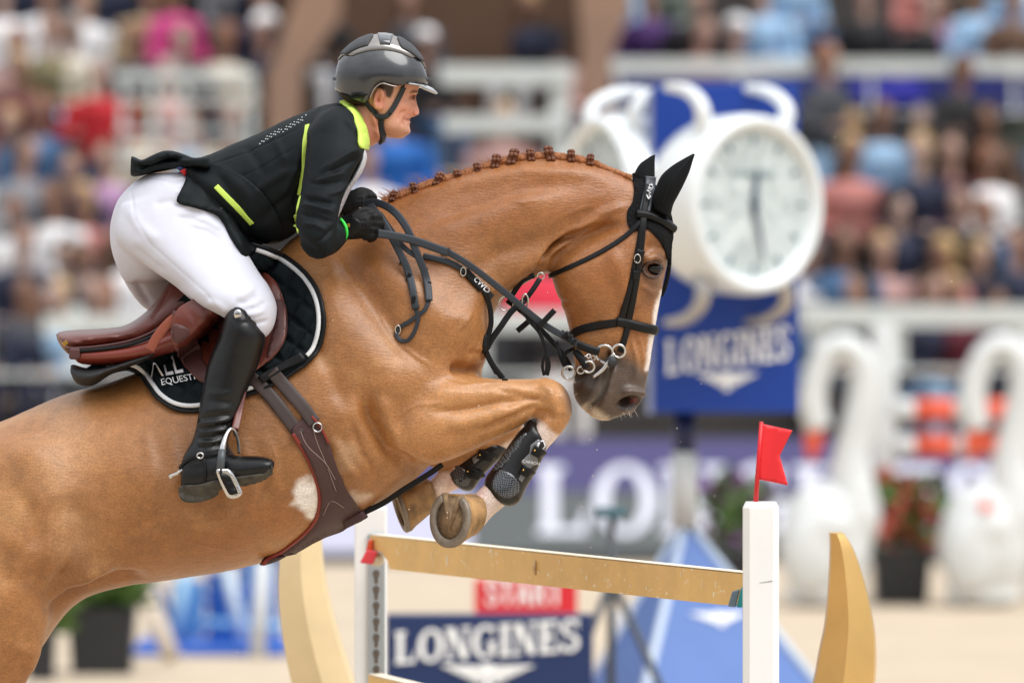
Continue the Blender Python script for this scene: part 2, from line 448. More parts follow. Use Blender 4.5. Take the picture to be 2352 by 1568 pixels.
# ---- serif lettering
def serif(word, spacing=.10):
    """2-D pieces of serif capitals, unit cap height, y up; returns (pieces, width)"""
    x = 0; out = []
    R = lambda a, b, c, d: [(a, b), (c, b), (c, d), (a, d)]
    def arc(cx, cy, ro, rx, ri, rxi, a0, a1, n=22):
        A = np.linspace(math.radians(a0), math.radians(a1), n)
        return [[(cx+rx*math.cos(A[i]), cy+ro*math.sin(A[i])), (cx+rx*math.cos(A[i+1]), cy+ro*math.sin(A[i+1])), (cx+rxi*math.cos(A[i+1]), cy+ri*math.sin(A[i+1])), (cx+rxi*math.cos(A[i]), cy+ri*math.sin(A[i]))] for i in range(n-1)]
    for ch in word:
        p = []
        if ch == 'L': p = [R(.07, 0, .29, 1), R(0, 0, .72, .1), R(0, .9, .38, 1), [(.60, .1), (.72, .1), (.76, .36), (.70, .36)]]; w = .78
        elif ch == 'O': p = arc(.46, .5, .52, .46, .42, .24, 0, 360, 30); w = .92
        elif ch == 'N': p = [R(.1, 0, .2, 1), R(.72, 0, .82, 1), [(.08, 1), (.34, 1), (.82, 0), (.62, 0)], R(0, .92, .3, 1), R(0, 0, .32, .08), R(.6, .92, .94, 1)]; w = .94
        elif ch == 'G': p = arc(.46, .5, .52, .46, .42, .24, 48, 330, 26)+[R(.62, .04, .82, .46), R(.52, .4, .9, .48), [(.70, .98), (.8, .98), (.8, .66), (.74, .66)]]; w = .92
        elif ch == 'I': p = [R(.1, 0, .32, 1), R(0, 0, .42, .09), R(0, .91, .42, 1)]; w = .42
        elif ch == 'E': p = [R(.07, 0, .29, 1), R(0, 0, .68, .1), R(0, .9, .66, 1), R(.29, .46, .52, .55), [(.56, .1), (.68, .1), (.72, .34), (.66, .34)], [(.54, .9), (.66, .9), (.68, .68), (.62, .68)], R(.48, .36, .55, .65)]; w = .74
        elif ch == 'S':
            p = arc(.33, .745, .275, .31, .18, .12, 20, 270, 18)+arc(.33, .27, .29, .33, .19, .14, -160, 90, 18)+[R(.01, 0, .08, .3), R(.56, .72, .63, 1)]; w = .68
        elif ch == 'T': p = [R(.27, 0, .47, 1), R(0, .88, .74, 1)]; w = .74
        elif ch == 'A': p = [[(0, 0), (.2, 0), (.48, 1), (.32, 1)], [(.6, 0), (.8, 0), (.48, 1), (.34, 1)], R(.2, .26, .6, .38)]; w = .8
        elif ch == 'R': p = [R(.04, 0, .24, 1)]+arc(.4, .72, .28, .3, .15, .14, -90, 90, 14)+[R(.2, .88, .42, 1), R(.2, .44, .42, .56), [(.36, .46), (.56, .46), (.78, 0), (.56, 0)]]; w = .78
        elif ch == 'D': p = [R(.04, 0, .24, 1)]+arc(.34, .5, .5, .42, .36, .22, -90, 90, 16)+[R(.2, .86, .36, 1), R(.2, 0, .36, .14)]; w = .78
        else: w = .4
        out += [[(q[0]+x, q[1]) for q in poly] for poly in p]; x += w+spacing
    return out, x-spacing
def winged_logo():
    """winged hourglass, unit half-span 1, y up"""
    p = []
    for s in (-1, 1):
        for k in range(5):
            y = .0-k*.10; x1 = 1.0-k*.17
            p.append([(s*.12, y), (s*x1, y+.02), (s*(x1-.1), y-.065), (s*.12, y-.085)])
    p += [[(-.1, .06), (.1, .06), (.16, -.2), (.05, -.38), (.12, -.62), (-.12, -.62), (-.05, -.38), (-.16, -.2)]]
    return p
def plate_text(pieces, origin, ex, ey, th, n):
    """extruded lettering on a plane; origin, unit vectors scaled; n outward normal"""
    mb = MB(); o = np.array(tuple(origin)); ex = np.array(tuple(ex)); ey = np.array(tuple(ey)); n = np.array(tuple(n))*th
    for i, poly in enumerate(pieces):
        lift = 1+.08*(i % 3)
        b = [o+ex*x+ey*y for x, y in poly]; f = [q+n*lift for q in b]; k = len(poly)
        F = [tuple(range(k, 2*k))]+[(j, (j+1) % k, k+(j+1) % k, k+j) for j in range(k)]
        mb.add((b+f, F))
    return mb.get()

# ---- LED board along the arena edge
LD = 59.0
led = empty('advertising_board', at(1176, 1292, LD), 'long purple and grey LED advertising board along the arena edge', 'advertising board')
def led_mat(name, c, e):
    m = mat(name, (.03, .03, .035), .5); b = m.node_tree.nodes['Principled BSDF']
    b.inputs['Emission Color'].default_value = (*c, 1); b.inputs['Emission Strength'].default_value = e; return m
b0, b1, bz = at(-150, 1292, LD), at(2500, 1292, LD), at(0, 1003, LD).z
zmid = at(0, 1128, LD).z
obj('panel', box(((b0.x+b1.x)/2, LD-D0+.12, bz/2), b1.x-b0.x, .2, bz), mat('led_case', srgb(60, 62, 66), .6), led, False)
obj('screen', ([(b0.x, LD-D0+.01, zmid), (b1.x, LD-D0+.01, zmid), (b1.x, LD-D0+.01, bz-.02), (b0.x, LD-D0+.01, bz-.02)], [(0, 1, 2, 3)]), led_mat('led_purple', srgb(88, 84, 146), 0.451), led, False)
xm = at(1085, 0, LD).x; zb = at(0, 1268, LD).z
obj('screen', ([(xm, LD-D0+.01, zb), (b1.x, LD-D0+.01, zb), (b1.x, LD-D0+.01, zmid-.004), (xm, LD-D0+.01, zmid-.004)], [(0, 1, 2, 3)]), led_mat('led_grey', srgb(108, 116, 116), 0.492), led, False)
obj('screen', ([(b0.x, LD-D0+.01, zb), (xm-.004, LD-D0+.01, zb), (xm-.004, LD-D0+.01, zmid-.004), (b0.x, LD-D0+.01, zmid-.004)], [(0, 1, 2, 3)]), led_mat('led_pale', srgb(206, 206, 228), 0.656), led, False)
pcs, wd = serif('LONGINES', .06)
o0 = at(1235, 1226, LD); h = M(158, LD-D0)
obj('lettering', plate_text(pcs, (o0.x, LD-D0+.002, o0.z), (h*.98, 0, 0), (0, 0, h), .012, (0, -1, 0)), led_mat('led_white', srgb(240, 242, 255), .66), led, False)

# ---- grandstand
def tierD(i): return 62.5+.95*i
def tierz(i): return .75+.40*i
NT = 14
stand = empty('grandstand', (0, tierD(0)-D0, 0), 'stepped concrete grandstand filled with spectators behind the arena', 'grandstand')
for i in range(NT):
    obj('terrace_step', box((0, tierD(i)-D0+.62, tierz(i)/2), 26, 1.05, tierz(i)), MSTEP, stand, False)
for s in (-1, 1):   # stair with tan side walls through the middle
    pass
def wall_prism(poly, D, th): return prism([(at(u, v, D).x, at(u, v, D).z) for u, v in poly], D-D0, D-D0+th)
obj('stair_tower_wall', wall_prism([(640, -260), (1330, -260), (1330, 420), (640, 420)], 69.5, 1.5), MBRICK, stand, False)
obj('stair_side_wall', wall_prism([(700, -60), (780, -120), (780, 40), (690, 170), (690, 420), (612, 420), (612, 175)], 68.2, .5), MCONC, stand, False)
obj('stair_side_wall', wall_prism([(1320, -120), (1450, -120), (1450, 20), (1410, 110), (1410, 240), (1335, 240), (1335, 90)], 68.4, .5), MCONC, stand, False)
obj('parapet', wall_prism([(1405, 175), (2500, 175), (2500, 262), (1405, 262)], 67.2, .25), mat('blue_banner', srgb(34, 44, 120), .6, var=.2, vscale=.9), stand, False)
obj('parapet', wall_prism([(-100, 205), (262, 205), (262, 262), (-100, 262)], 70.2, .25), bpy.data.materials['blue_banner'], stand, False)
obj('wooden_bench', wall_prism([(1730, 92), (2110, 88), (2110, 122), (1730, 126)], 71.6, .3), mat('bench_wood', srgb(178, 140, 90), .7, var=.2), stand, False)
obj('banner_panel', wall_prism([(1960, 182), (2120, 182), (2120, 232), (1960, 232)], 67.1, .04), mat('bright_blue_banner', srgb(60, 62, 190), .5), stand, False)  # brighter blue banner hung on the parapet, no emission
def rail_set(name, D, top, posts, bars, label, wpost=14):
    r = empty(name, (at(posts[0], top, D).x, D-D0, 0), label, 'railing')
    for p in posts[1:-1] if False else posts:
        a = at(p, top[0] if isinstance(top, tuple) else top, D)
        z1 = at(p, bars[-1][2], D).z
        obj('post', box((a.x, a.y, (a.z+z1)/2), M(wpost, D-D0), .06, a.z-z1, .005), MRAIL, r, False)
    for (u0, u1, v, t) in bars_of(bars, posts):
        a, b = at(u0, v, D), at(u1, v, D)
        obj('rail', box(((a.x+b.x)/2, a.y-.05, a.z), b.x-a.x, .05, M(t, D-D0), .005), MRAIL, r, False)
    return r
def bars_of(bars, posts): return [(b[0], b[1], b[2], b[3]) for b in bars]
rail_set('stand_railing', 61.8, 700, [1885, 2060, 2335], [(1838, 2480, 726, 50), (1838, 2480, 850, 10)], 'pale steel railing in front of the right hand spectators', 40)
rail_set('stand_railing', 61.8, 704, [-40, 175, 420], [(100, 620, 745, 42), (-120, 620, 860, 10)], 'pale steel railing behind the saddle on the left', 34)
rail_set('stand_railing', 61.8, 704, [1105, 1420], [(1100, 1480, 738, 46), (1100, 1480, 860, 10)], 'pale steel railing glimpsed under the horse throat', 34)
rail_set('stair_railing', 66.2, 150, [1285], [(1010, 1315, 174, 46), (1018, 1300, 286, 40), (1018, 1300, 400, 6)], 'white railing across the brown stair tower', 44)
rail_set('landing_railing', 66.0, 166, [283, 352, 425, 578], [(262, 585, 178, 22), (270, 585, 228, 10), (270, 585, 300, 9), (270, 585, 372, 9)], 'white barred railing on the landing behind the rider', 15)
rail_set('parapet_railing', 66.9, 140, [1420, 1700, 2000, 2330], [(1405, 2480, 154, 34), (1405, 2480, 260, 6)], 'pale rail along the top of the blue parapet', 12)
obj('roof', box((0, 80-D0, 9.4), 34, 14, .3), mat('roof_steel', srgb(120, 124, 130), .6), stand, False)  # added out of view to shade the back rows of spectators
for xx in (-13, -6.5, 6.5, 13): obj('roof_column', box((xx, 81-D0, 4.6), .3, .3, 9.2), MRAIL, stand, False)  # columns for the added roof, also out of view
# facing stand behind the photographer (it mirrors in the helmet)
opp = empty('opposite_grandstand', (0, -75, 0), 'long dark grandstand across the arena mirrored in the helmet', 'grandstand')
obj('seating_block', prism([(-70, 0), (70, 0), (70, 9), (20, 9), (20, 10.5), (-30, 10.5), (-30, 8), (-70, 8)], -75, -70), mat('far_stand', srgb(88, 86, 86), .8, var=.3, vscale=.3), opp, False)
obj('roof', prism([(-60, 12), (60, 12), (64, 13.2), (-62, 13)], -76, -66), mat('far_roof', srgb(66, 70, 78), .7), opp, False)
obj('tower_block', prism([(-9, 13.2), (-3, 13.2), (-3, 24), (-9, 24)], -120, -110), mat('far_block', srgb(80, 82, 88), .8), opp, False)

# ---- clock tower
TD = 33.5; ty = TD-D0; tpx = px(TD)
tower = empty('clock_tower', at(1580, 1777, TD), 'blue clock tower on a blue pyramid base with white brand lettering', 'clock tower')
tc0 = at(1668, 570, TD)
obj('sign_panel', box((tc0.x, ty+.19, tc0.z), 334*tpx, .36, 756*tpx, .008), MROYAL, tower, False)
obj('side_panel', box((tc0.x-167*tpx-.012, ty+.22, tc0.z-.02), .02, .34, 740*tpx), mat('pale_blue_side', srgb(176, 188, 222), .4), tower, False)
pcs, wd = serif('LONGINES', .05); h = 78*tpx
o0 = at(1530, 860, TD)
obj('lettering', plate_text(pcs, (o0.x, ty+.009, o0.z), (284*tpx/wd, 0, 0.0105), (0, 0, h), .006, (0, -1, 0)), MLET, tower, False)
o0 = at(1670, 858, TD)
obj('logo', plate_text(winged_logo(), (o0.x, ty+.009, o0.z), (72*tpx, 0, 0), (0, 0, 62*tpx), .006, (0, -1, 0)), MLET, tower, False)
a, b = at(1575, 945, TD), at(1575, 1040, TD)
obj('neck', tube([(a.x, ty+.2, a.z), (b.x, ty+.2, b.z-.01)], 26*tpx, 16), mat('dark_navy', srgb(22, 34, 78), .4), tower)
b2 = at(1575, 1215, TD)
obj('column', tube([(b.x, ty+.2, b.z), (b.x, ty+.2, b2.z)], [30*tpx, 30*tpx], 20), mat('pale_column', srgb(196, 200, 200), .5), tower)
apex = np.array([at(1577, 1196, TD).x, ty+.2, at(0, 1196, TD).z])
def corner(u, dy): return np.array([at(u, 0, TD).x, ty+dy, 0.0])
cs = [corner(1425, -.66), corner(2040, .05), corner(1750, 1.0), corner(1240, .25)]
top = [apex+(c-apex)*.035 for c in cs]
base = MB(); base.add(([*cs, *top], [(0, 1, 5, 4), (1, 2, 6, 5), (2, 3, 7, 6), (3, 0, 4, 7), (4, 5, 6, 7)]))
obj('pyramid_base', base.get(), mat('pyramid_blue', srgb(74, 110, 176), .45, var=.05), tower, False)
for k in range(4):
    p0, p1 = top[k], cs[k]
    obj('edge_trim', tube([p0*.995+p1*.005, p1], [10*tpx, 13*tpx], 8), mat('trim', srgb(190, 206, 226), .5) if k == 0 else bpy.data.materials['trim'], tower)
for (fa, fb, u, v) in ((0, 1, 1650, 1408), (3, 0, 1432, 1405)):
    nrm = np.cross(cs[fb]-cs[fa], apex-cs[fa]); nrm /= np.linalg.norm(nrm)
    ex = cs[fb]-cs[fa]; ex /= np.linalg.norm(ex); ey = np.cross(nrm, ex)
    o = np.array(at(u, v, TD)); d = o-np.array(cam.location); t = ((cs[fa]-np.array(cam.location))@nrm)/(d@nrm); q = np.array(cam.location)+d*t
    obj('logo', plate_text(winged_logo(), q+nrm*.002, ex*78*tpx, ey*52*tpx, .004, nrm), MLET, tower, False)
def clock(u, v, yaw, rad, label, hands, dd=-.35):
    c = at(u, v, TD+dd); root = empty('clock', (c.x, c.y, c.z), label, 'clock', )
    R = Matrix.Rotation(yaw, 3, 'Z')
    W = lambda x, y, z: tuple(R@Vector((x, y, z))+Vector(c))
    mw = mat('clock_case', srgb(228, 234, 236), .3, coat=.3)
    rr = rad*tpx
    prof = [(.80, .30), (.92, .27), (.985, .18), (1.0, .02), (.985, -.05), (.93, -.075), (.86, -.06), (.84, -.03), (.80, -.02)]
    n = 48; Rg = [[W(p*rr*math.cos(q), d, p*rr*math.sin(q)) for q in np.linspace(0, 2*math.pi, n, endpoint=False)] for p, d in prof]
    obj('case', rings(Rg), mw, root)
    obj('dial', rings([[W(p*rr*math.cos(q), -.024, p*rr*math.sin(q)) for q in np.linspace(0, 2*math.pi, n, endpoint=False)] for p in (.845, .4)]), mat('dial', srgb(244, 254, 255), .6, spec=.2), root, False)
    for k in range(12):
        q = k*math.pi/6; x, z = math.sin(q), math.cos(q)
        bar = [(W((x*.66+z*s*.02)*rr, -.027, (z*.66-x*s*.02)*rr)) for s in (-1, 1)]+[(W((x*.76+z*s*.022)*rr, -.027, (z*.76-x*s*.022)*rr)) for s in (1, -1)]
        bar2 = [(W((x*.66+z*s*.02)*rr, -.031, (z*.66-x*s*.02)*rr)) for s in (-1, 1)]+[(W((x*.76+z*s*.022)*rr, -.031, (z*.76-x*s*.022)*rr)) for s in (1, -1)]
        obj('hour_mark', (bar+bar2, [(4, 5, 6, 7), (0, 1, 5, 4), (1, 2, 6, 5), (2, 3, 7, 6), (3, 0, 4, 7)]), mat('hour_mark', srgb(84, 116, 128), .4) if k == 0 else bpy.data.materials['hour_mark'], root, False)
    mh = mat('clock_hand', srgb(30, 60, 90), .3)
    for (q, l, w) in hands:
        q = math.radians(q); x, z = math.sin(q), math.cos(q)
        pts = [(-.14, -w), (-.14, w), (l*.5, w*1.1), (l, w*.25), (l, -w*.25), (l*.5, -w*1.1)]
        f = [W((x*a+z*b)*rr, -.036, (z*a-x*b)*rr) for a, b in pts]; g2 = [W((x*a+z*b)*rr, -.041, (z*a-x*b)*rr) for a, b in pts]
        k = len(pts)
        obj('hand', (f+g2, [tuple(range(k, 2*k))]+[(j, (j+1) % k, k+(j+1) % k, k+j) for j in range(k)]), mh, root, False)
    obj('hub', tube([W(0, -.03, 0), W(0, -.048, 0)], .05*rr, 16), mh, root)
    pcs, wd = serif('LONGINES', .05)
    obj('lettering', plate_text(pcs, W(-.3*rr, -.027, .30*rr), R@Vector((.6*rr/wd, 0, 0)), R@Vector((0, 0, .07*rr)), .003, R@Vector((0, -1, 0))), mat('dial_print', srgb(140, 164, 172), .5), root, False)
    mlug = mat('lug_metal', srgb(176, 172, 168), .25, metal=.5)
    for sx in (-1, 1):          # four curved lugs, like a wrist watch
        for sz, m in ((1, mw), (-1, mlug)):
            pts = [W(sx*rr*.55, .06, sz*rr*.78), W(sx*rr*.62, .03, sz*rr*1.0), W(sx*rr*.62, .07, sz*rr*1.16), W(sx*rr*.60, .17, sz*rr*1.27), W(sx*rr*.58, .3, sz*rr*1.3)]
            obj('lug', tube(pts, [.11*rr, .09*rr, .08*rr, .07*rr, .045*rr], 12, sub=4), m, root)
    return root
clock(1722, 470, math.radians(40), 206, 'large white round clock facing right above the brand sign', [(5, .40, .024), (168, .66, .018)])
clock(1392, 462, math.radians(-66), 200, 'white round clock facing left behind the horse ears', [(5, .40, .024), (168, .66, .018)], .3)

# ---- navy brand board and start sign on the sand
BD = 30.0
bb = empty('brand_board', at(1125, 1900, BD), 'navy board with white winged brand lettering under the gold plank', 'sign')
q0, q1 = at(886, 1411, BD), at(1362, 1402, BD)
obj('panel', box(((q0.x+q1.x)/2, BD-D0+.08, q0.z/2), q1.x-q0.x, .14, q0.z, .006), MNAVY, bb, False)
pcs, wd = serif('LONGINES', .05); o0 = at(908, 1524, BD); h = 74*px(BD)
obj('lettering', plate_text(pcs, (o0.x, BD-D0+.008, o0.z), (424*px(BD)/wd, 0, .008), (0, 0, h), .006, (0, -1, 0)), MLET, bb, False)
o0 = at(1120, 1528, BD)
obj('logo', plate_text(winged_logo(), (o0.x, BD-D0+.008, o0.z), (108*px(BD), 0, 0), (0, 0, 84*px(BD)), .006, (0, -1, 0)), MLET, bb, False)
SD = 33.0
sg = empty('start_sign', at(1205, 1850, SD), 'red START sign standing behind the navy board', 'sign')
q0, q1 = at(1090, 1330, SD), at(1326, 1330, SD)
obj('panel', box(((q0.x+q1.x)/2, SD-D0+.04, q0.z/2), q1.x-q0.x, .06, q0.z, .006), mat('sign_red', srgb(214, 42, 52), .5), sg, False)
pcs, wd = serif('START', .07); o0 = at(1116, 1388, SD); h = 56*px(SD)
obj('lettering', plate_text(pcs, (o0.x, SD-D0+.008, o0.z), (176*px(SD)/wd, 0, 0), (0, 0, h), .005, (0, -1, 0)), MLET, sg, False)
# ---- timing sensor on a tripod
XD = 31.0
tp = empty('timing_tripod', at(1405, 1866, XD), 'thin dark tripod with a teal sensor box before the blue pyramid', 'tripod')
obj('pole', tube([at(1405, 1186, XD), at(1405, 1866, XD)], 9*px(XD), 10), mat('tripod_grey', srgb(64, 68, 74), .5), tp)
obj('sensor_box', box(at(1404, 1176, XD), 70*px(XD), .07, 24*px(XD), .006), mat('sensor_teal', srgb(70, 104, 116), .5), tp, False)
for (u, dy) in ((1650, -.1), (1180, -.25), (1400, .5)):
    a = at(1405, 1330, XD); b = at(u, 1860, XD); obj('leg', tube([a, (b.x, b.y+dy, .0)], 9*px(XD), 8), bpy.data.materials['tripod_grey'], tp)

# ---- planters
def leaves(c, rx, ry, rz, n, size, seed, flower=None):
    rng = random.Random(seed); mb = MB(); fl = MB()
    for k in range(n):
        a = rng.uniform(0, 2*math.pi); r = rng.random()**.5; z = rng.uniform(-1, 1)
        p = Vector((c[0]+rx*r*math.cos(a), c[1]+ry*r*math.sin(a), c[2]+rz*z*(1-.4*r)))
        d = Vector((rng.uniform(-1, 1), rng.uniform(-1, 1), rng.uniform(-.3, 1))).normalized(); s = size*rng.uniform(.6, 1.3)
        e = d.cross(Vector((rng.uniform(-1, 1), rng.uniform(-1, 1), rng.uniform(-1, 1)))).normalized()*s*.35
        (fl if flower and rng.random() < flower else mb).add(([p, p+d*s*.5+e, p+d*s, p+d*s*.5-e], [(0, 1, 2, 3)]))
    return mb.get(), fl.get()
def planter(u0, u1, vt, D, label, ph, seed, fcol=None, frac=.3, shape='box', wide=1.0):
    a, b = at(u0, vt, D), at(u1, vt, D); r = empty('planter', ((a.x+b.x)/2, D-D0, 0), label, 'planter'); w = b.x-a.x; cx = (a.x+b.x)/2
    k = .86
    V = [(cx-w/2*k, D-D0-w/2*k, 0), (cx+w/2*k, D-D0-w/2*k, 0), (cx+w/2*k, D-D0+w/2*k, 0), (cx-w/2*k, D-D0+w/2*k, 0), (cx-w/2, D-D0-w/2, a.z), (cx+w/2, D-D0-w/2, a.z), (cx+w/2, D-D0+w/2, a.z), (cx-w/2, D-D0+w/2, a.z)]
    obj('pot', (V, [(0, 1, 5, 4), (1, 2, 6, 5), (2, 3, 7, 6), (3, 0, 4, 7)]), MDARK, r, False)
    obj('soil', box((cx, D-D0, a.z-.04), w*.97, w*.97, .05), mat('soil', srgb(60, 46, 36), .95) if 'soil' not in bpy.data.materials else bpy.data.materials['soil'], r, False)
    lf, fl = leaves((cx, D-D0, a.z+ph*.45), w*.6*wide, w*.5, ph*.55, 260, .16, seed, frac if fcol else None)
    obj('foliage', lf, MLEAF, r, False)
    if fcol: obj('flowers', fl, mat('flower', fcol, .6, var=.2), r, False)
    return r
planter(2003, 2137, 1258, 51.5, 'black pot of red flowers between the two white swans', .55, 3, srgb(200, 96, 84), .5)
planter(1640, 1745, 1270, 52.5, 'pot of purple flowers and green leaves behind the red flag', .6, 5, srgb(120, 60, 130), .45)
planter(158, 312, 1392, 42.3, 'large black planter with trailing greenery under the horse belly', .2, 8, None)
planter(62, 128, 1438, 41.6, 'narrow black planter at the hind leg', .2, 9, None)
# ---- blue jump fillers lower left
FD = 44.5
bf = empty('blue_jump_filler', at(470, 1505, FD), 'bright blue water jump filler panels under the horse belly', 'jump filler')
a = at(310, 1505, FD); b = at(660, 1505, FD)
obj('tray', box(((a.x+b.x)/2, FD-D0+.3, .03), b.x-a.x, 1.2, .06, .01), mat('tray_blue', srgb(48, 98, 190), .4), bf, False)
for k, (u0, u1, v0, v1, cc) in enumerate(((395, 470, 1330, 1462, (84, 140, 196)), (474, 548, 1310, 1470, (24, 84, 160)), (552, 640, 1285, 1475, (40, 110, 180)), (340, 390, 1385, 1460, (150, 176, 206)))):
    a, b, c = at(u0, v0, FD+.4), at(u1, v0, FD+.4), at(u0, v1, FD+.4)
    obj('filler_panel', box(((a.x+b.x)/2, a.y+.05*k, (a.z+c.z)/2), b.x-a.x, .05, a.z-c.z, .005), mat('filler_blue', srgb(*cc), .4, var=.25, vscale=3), bf, False)
for k, (u0, v0, u1, v1, cc) in enumerate(((360, 1340, 420, 1470, (30, 70, 130)), (430, 1300, 400, 1470, (150, 190, 220)), (520, 1300, 560, 1475, (190, 206, 220)), (470, 1375, 640, 1350, (20, 80, 170)), (455, 1430, 650, 1440, (120, 170, 214)))):
    obj('filler_rail', tube([at(u0, v0, FD+.2), at(u1, v1, FD+.15)], (9+3*(k % 3))*px(FD), 8), mat('filler_rail', srgb(*cc), .45), bf)
a = at(604, 1285, 44); b = at(592, 1500, 44)
o = obj('jump_pole', tube([a, (b.x, b.y, .0)], 17*px(44), 12), MW); tag(o, 'pale upright pole leaning before the blue filler panels', 'pole')
o = obj('jump_pole', tube([at(330, 1345, 43.6), (at(400, 0, 43.6).x, 43.2-D0, .05)], 20*px(43), 12), mat('beige_pole', srgb(196, 182, 164), .6)); tag(o, 'beige pole leaning beside the large black planter', 'pole')

# ---- white swan wings with striped poles
def swan(dx, label, mark=False):
    D = 51.0; r = empty('swan_jump_wing', (at(1900+dx, 1380, D).x, D-D0, 0), label, 'jump wing'); y = D-D0; s = px(D)
    pt = lambda u, v, yy=0: (at(u+dx, v, D).x, y+yy, at(0, v, D).z)
    obj('body', remesh([ellipsoid(pt(1895, 1250), 108*s, .26, 150*s), ellipsoid(pt(1955, 1180), 70*s, .2, 90*s), ellipsoid(pt(1890, 1372), 96*s, .22, 22*s)], .03, 6)[:2], MW, r)
    obj('neck', tube([pt(1882, 985), pt(1868, 935), pt(1872, 880), pt(1898, 815), pt(1940, 795), pt(1980, 830), pt(1985, 900), pt(1968, 985), pt(1955, 1060), pt(1958, 1150)], [30*s, 32*s, 30*s, 30*s, 32*s, 34*s, 36*s, 38*s, 44*s, 60*s], 14, sub=4), MW, r)
    obj('beak', tube([pt(1874, 975), pt(1868, 1020), pt(1864, 1058)], [22*s, 20*s, 8*s], 12), mat('beak_orange', srgb(232, 88, 48), .5), r)
    obj('wing', remesh([ellipsoid(pt(1860, 1270, -.2), 62*s, .09, 95*s), ellipsoid(pt(1900, 1210, -.2), 60*s, .08, 50*s)], .025, 5)[:2], MW, r)
    if mark: obj('red_mark', ellipsoid(pt(1894, 1160, -.24), 16*s, .04, 14*s), bpy.data.materials['beak_orange'], r)
    return r
swan(0, 'white swan shaped jump wing with orange beak beside the white post')
swan(366, 'white swan shaped jump wing with orange beak at the right edge', True)
D = 52.0; a, b = at(2030, 740, D), at(2030, 1375, D)
o = obj('jump_upright', box((a.x, D-D0, a.z/2), 56*px(D), .12, a.z, .01), MW); tag(o, 'tall white upright between the two white swans', 'jump upright')
a2, b2 = at(2295, 790, D), 0
o = obj('jump_upright', box((at(2385, 0, D).x, D-D0, at(0, 745, D).z/2), 60*px(D), .12, at(0, 745, D).z, .01), MW); tag(o, 'white upright cut by the right edge of the picture', 'jump upright')
for v, lab in ((942, 'upper red and white striped pole by the swans'), (1024, 'lower red and white striped pole by the swans')):
    p = empty('striped_pole', at(2060, v, D), lab, 'pole')
    us = [2052, 2100, 2190, 2250, 2330, 2420]
    for k in range(len(us)-1):
        obj('stripe', tube([at(us[k], v, D), at(us[k+1], v, D)], 27*px(D), 14), MW if k % 2 == 0 else (mat('pole_red', srgb(226, 92, 62), .5) if 'pole_red' not in bpy.data.materials else bpy.data.materials['pole_red']), p)
# red sign seen between jaw and neck
o = obj('red_signboard', uprism([(1150, 655), (1212, 628), (1290, 634), (1320, 700), (1310, 718), (1150, 718)], 42, .1, .01), mat('signboard_red', srgb(222, 52, 76), .5)); tag(o, 'red board glimpsed between the horse jaw and neck', 'board')
# ================================================================= spectators
def person_proto(standing):
    """figure facing -Y, origin at the feet; returns four meshes: body, top, trousers, hair"""
    E_ = lambda c, *r: ellipsoid(c, *r, n=10, m=14)
    if standing: hip, sho, hd = .92, 1.42, 1.64
    else: hip, sho, hd = .50, 1.0, 1.23
    lean = 0 if standing else -.06
    hy = 0 if standing else .12
    arm = []
    for s in (-1, 1):
        el = (s*.27, hy-.04, hip+.16) if standing else (s*.27, hy-.06, hip+.14)
        ha = (s*.16, hy-.26, hip+.2) if standing else (s*.1, hy-.38, hip+.14)
        arm.append(((s*.19, hy+lean, sho-.04), el, ha))
    body = [ellipsoid((0, hy+lean-.02, hd), .078, .098, .118), tube([(0, hy+lean, sho-.06), (0, hy+lean-.01, hd-.06)], .055, 10), tube([(0, hy, hip), (0, hy+lean, sho-.06)], [.12, .14], 12),
            E_((0, hy+lean-.115, hd-.02), .016, .022, .03)]
    for a in arm:
        body += [tube(a, [.05, .043, .034], 8), E_(a[2], .04, .055, .03)]
    legs = []; shoes = []
    for s in (-1, 1):
        if standing: pts = [(s*.09, 0, hip), (s*.10, -.01, .5), (s*.11, .03, .08)]
        else: pts = [(s*.09, hy, hip), (s*.12, -.3, hip+.02), (s*.12, -.28, .08)]
        legs += [tube(pts, [.095, .07, .052], 10)]; body += [tube(pts, [.08, .055, .045], 8), E_((pts[2][0], pts[2][1]-.07, .045), .045, .13, .045)]
    top = [tube([(0, hy, hip-.02), (0, hy, hip+.2), (0, hy+lean, sho-.1), (0, hy+lean, sho)], [.165, .165, .175, .10], 16), E_((0, hy+lean, sho-.07), .215, .11, .085)]
    for a in arm:
        m = tuple(.25*np.array(a[1])+.75*np.array(a[2])); top += [tube([a[0], a[1], m], [.075, .06, .05], 10)]
    trou = legs+[E_((0, hy, hip), .17, .14, .12)]
    hair = [ellipsoid((0, hy+lean+.012, hd+.025), .088, .108, .115), E_((0, hy+lean+.05, hd-.07), .075, .06, .1)]
    V, F, E = remesh(hair, .022, 2); V[:, 1] = np.where((V[:, 2] < hd+.045) & (V[:, 1] < hy+lean-.03), hy+lean-.03, V[:, 1])
    out = []
    for nm, parts in (('body', body), ('top', top), ('trousers', trou)):
        q = remesh(parts, .024, 3); out.append(mesh_of(q[0], q[1], True, nm))
    out.append(mesh_of(V, F, True, 'hair'))
    hat = remesh([ellipsoid((0, hy+lean+.01, hd+.075), .098, .115, .075), E_((0, hy+lean-.1, hd+.06), .07, .1, .012)], .02, 2)
    out.append(mesh_of(hat[0], hat[1], True, 'hat'))
    for me in out: me.materials.append(None)
    return out
PROTO = {True: person_proto(True), False: person_proto(False)}
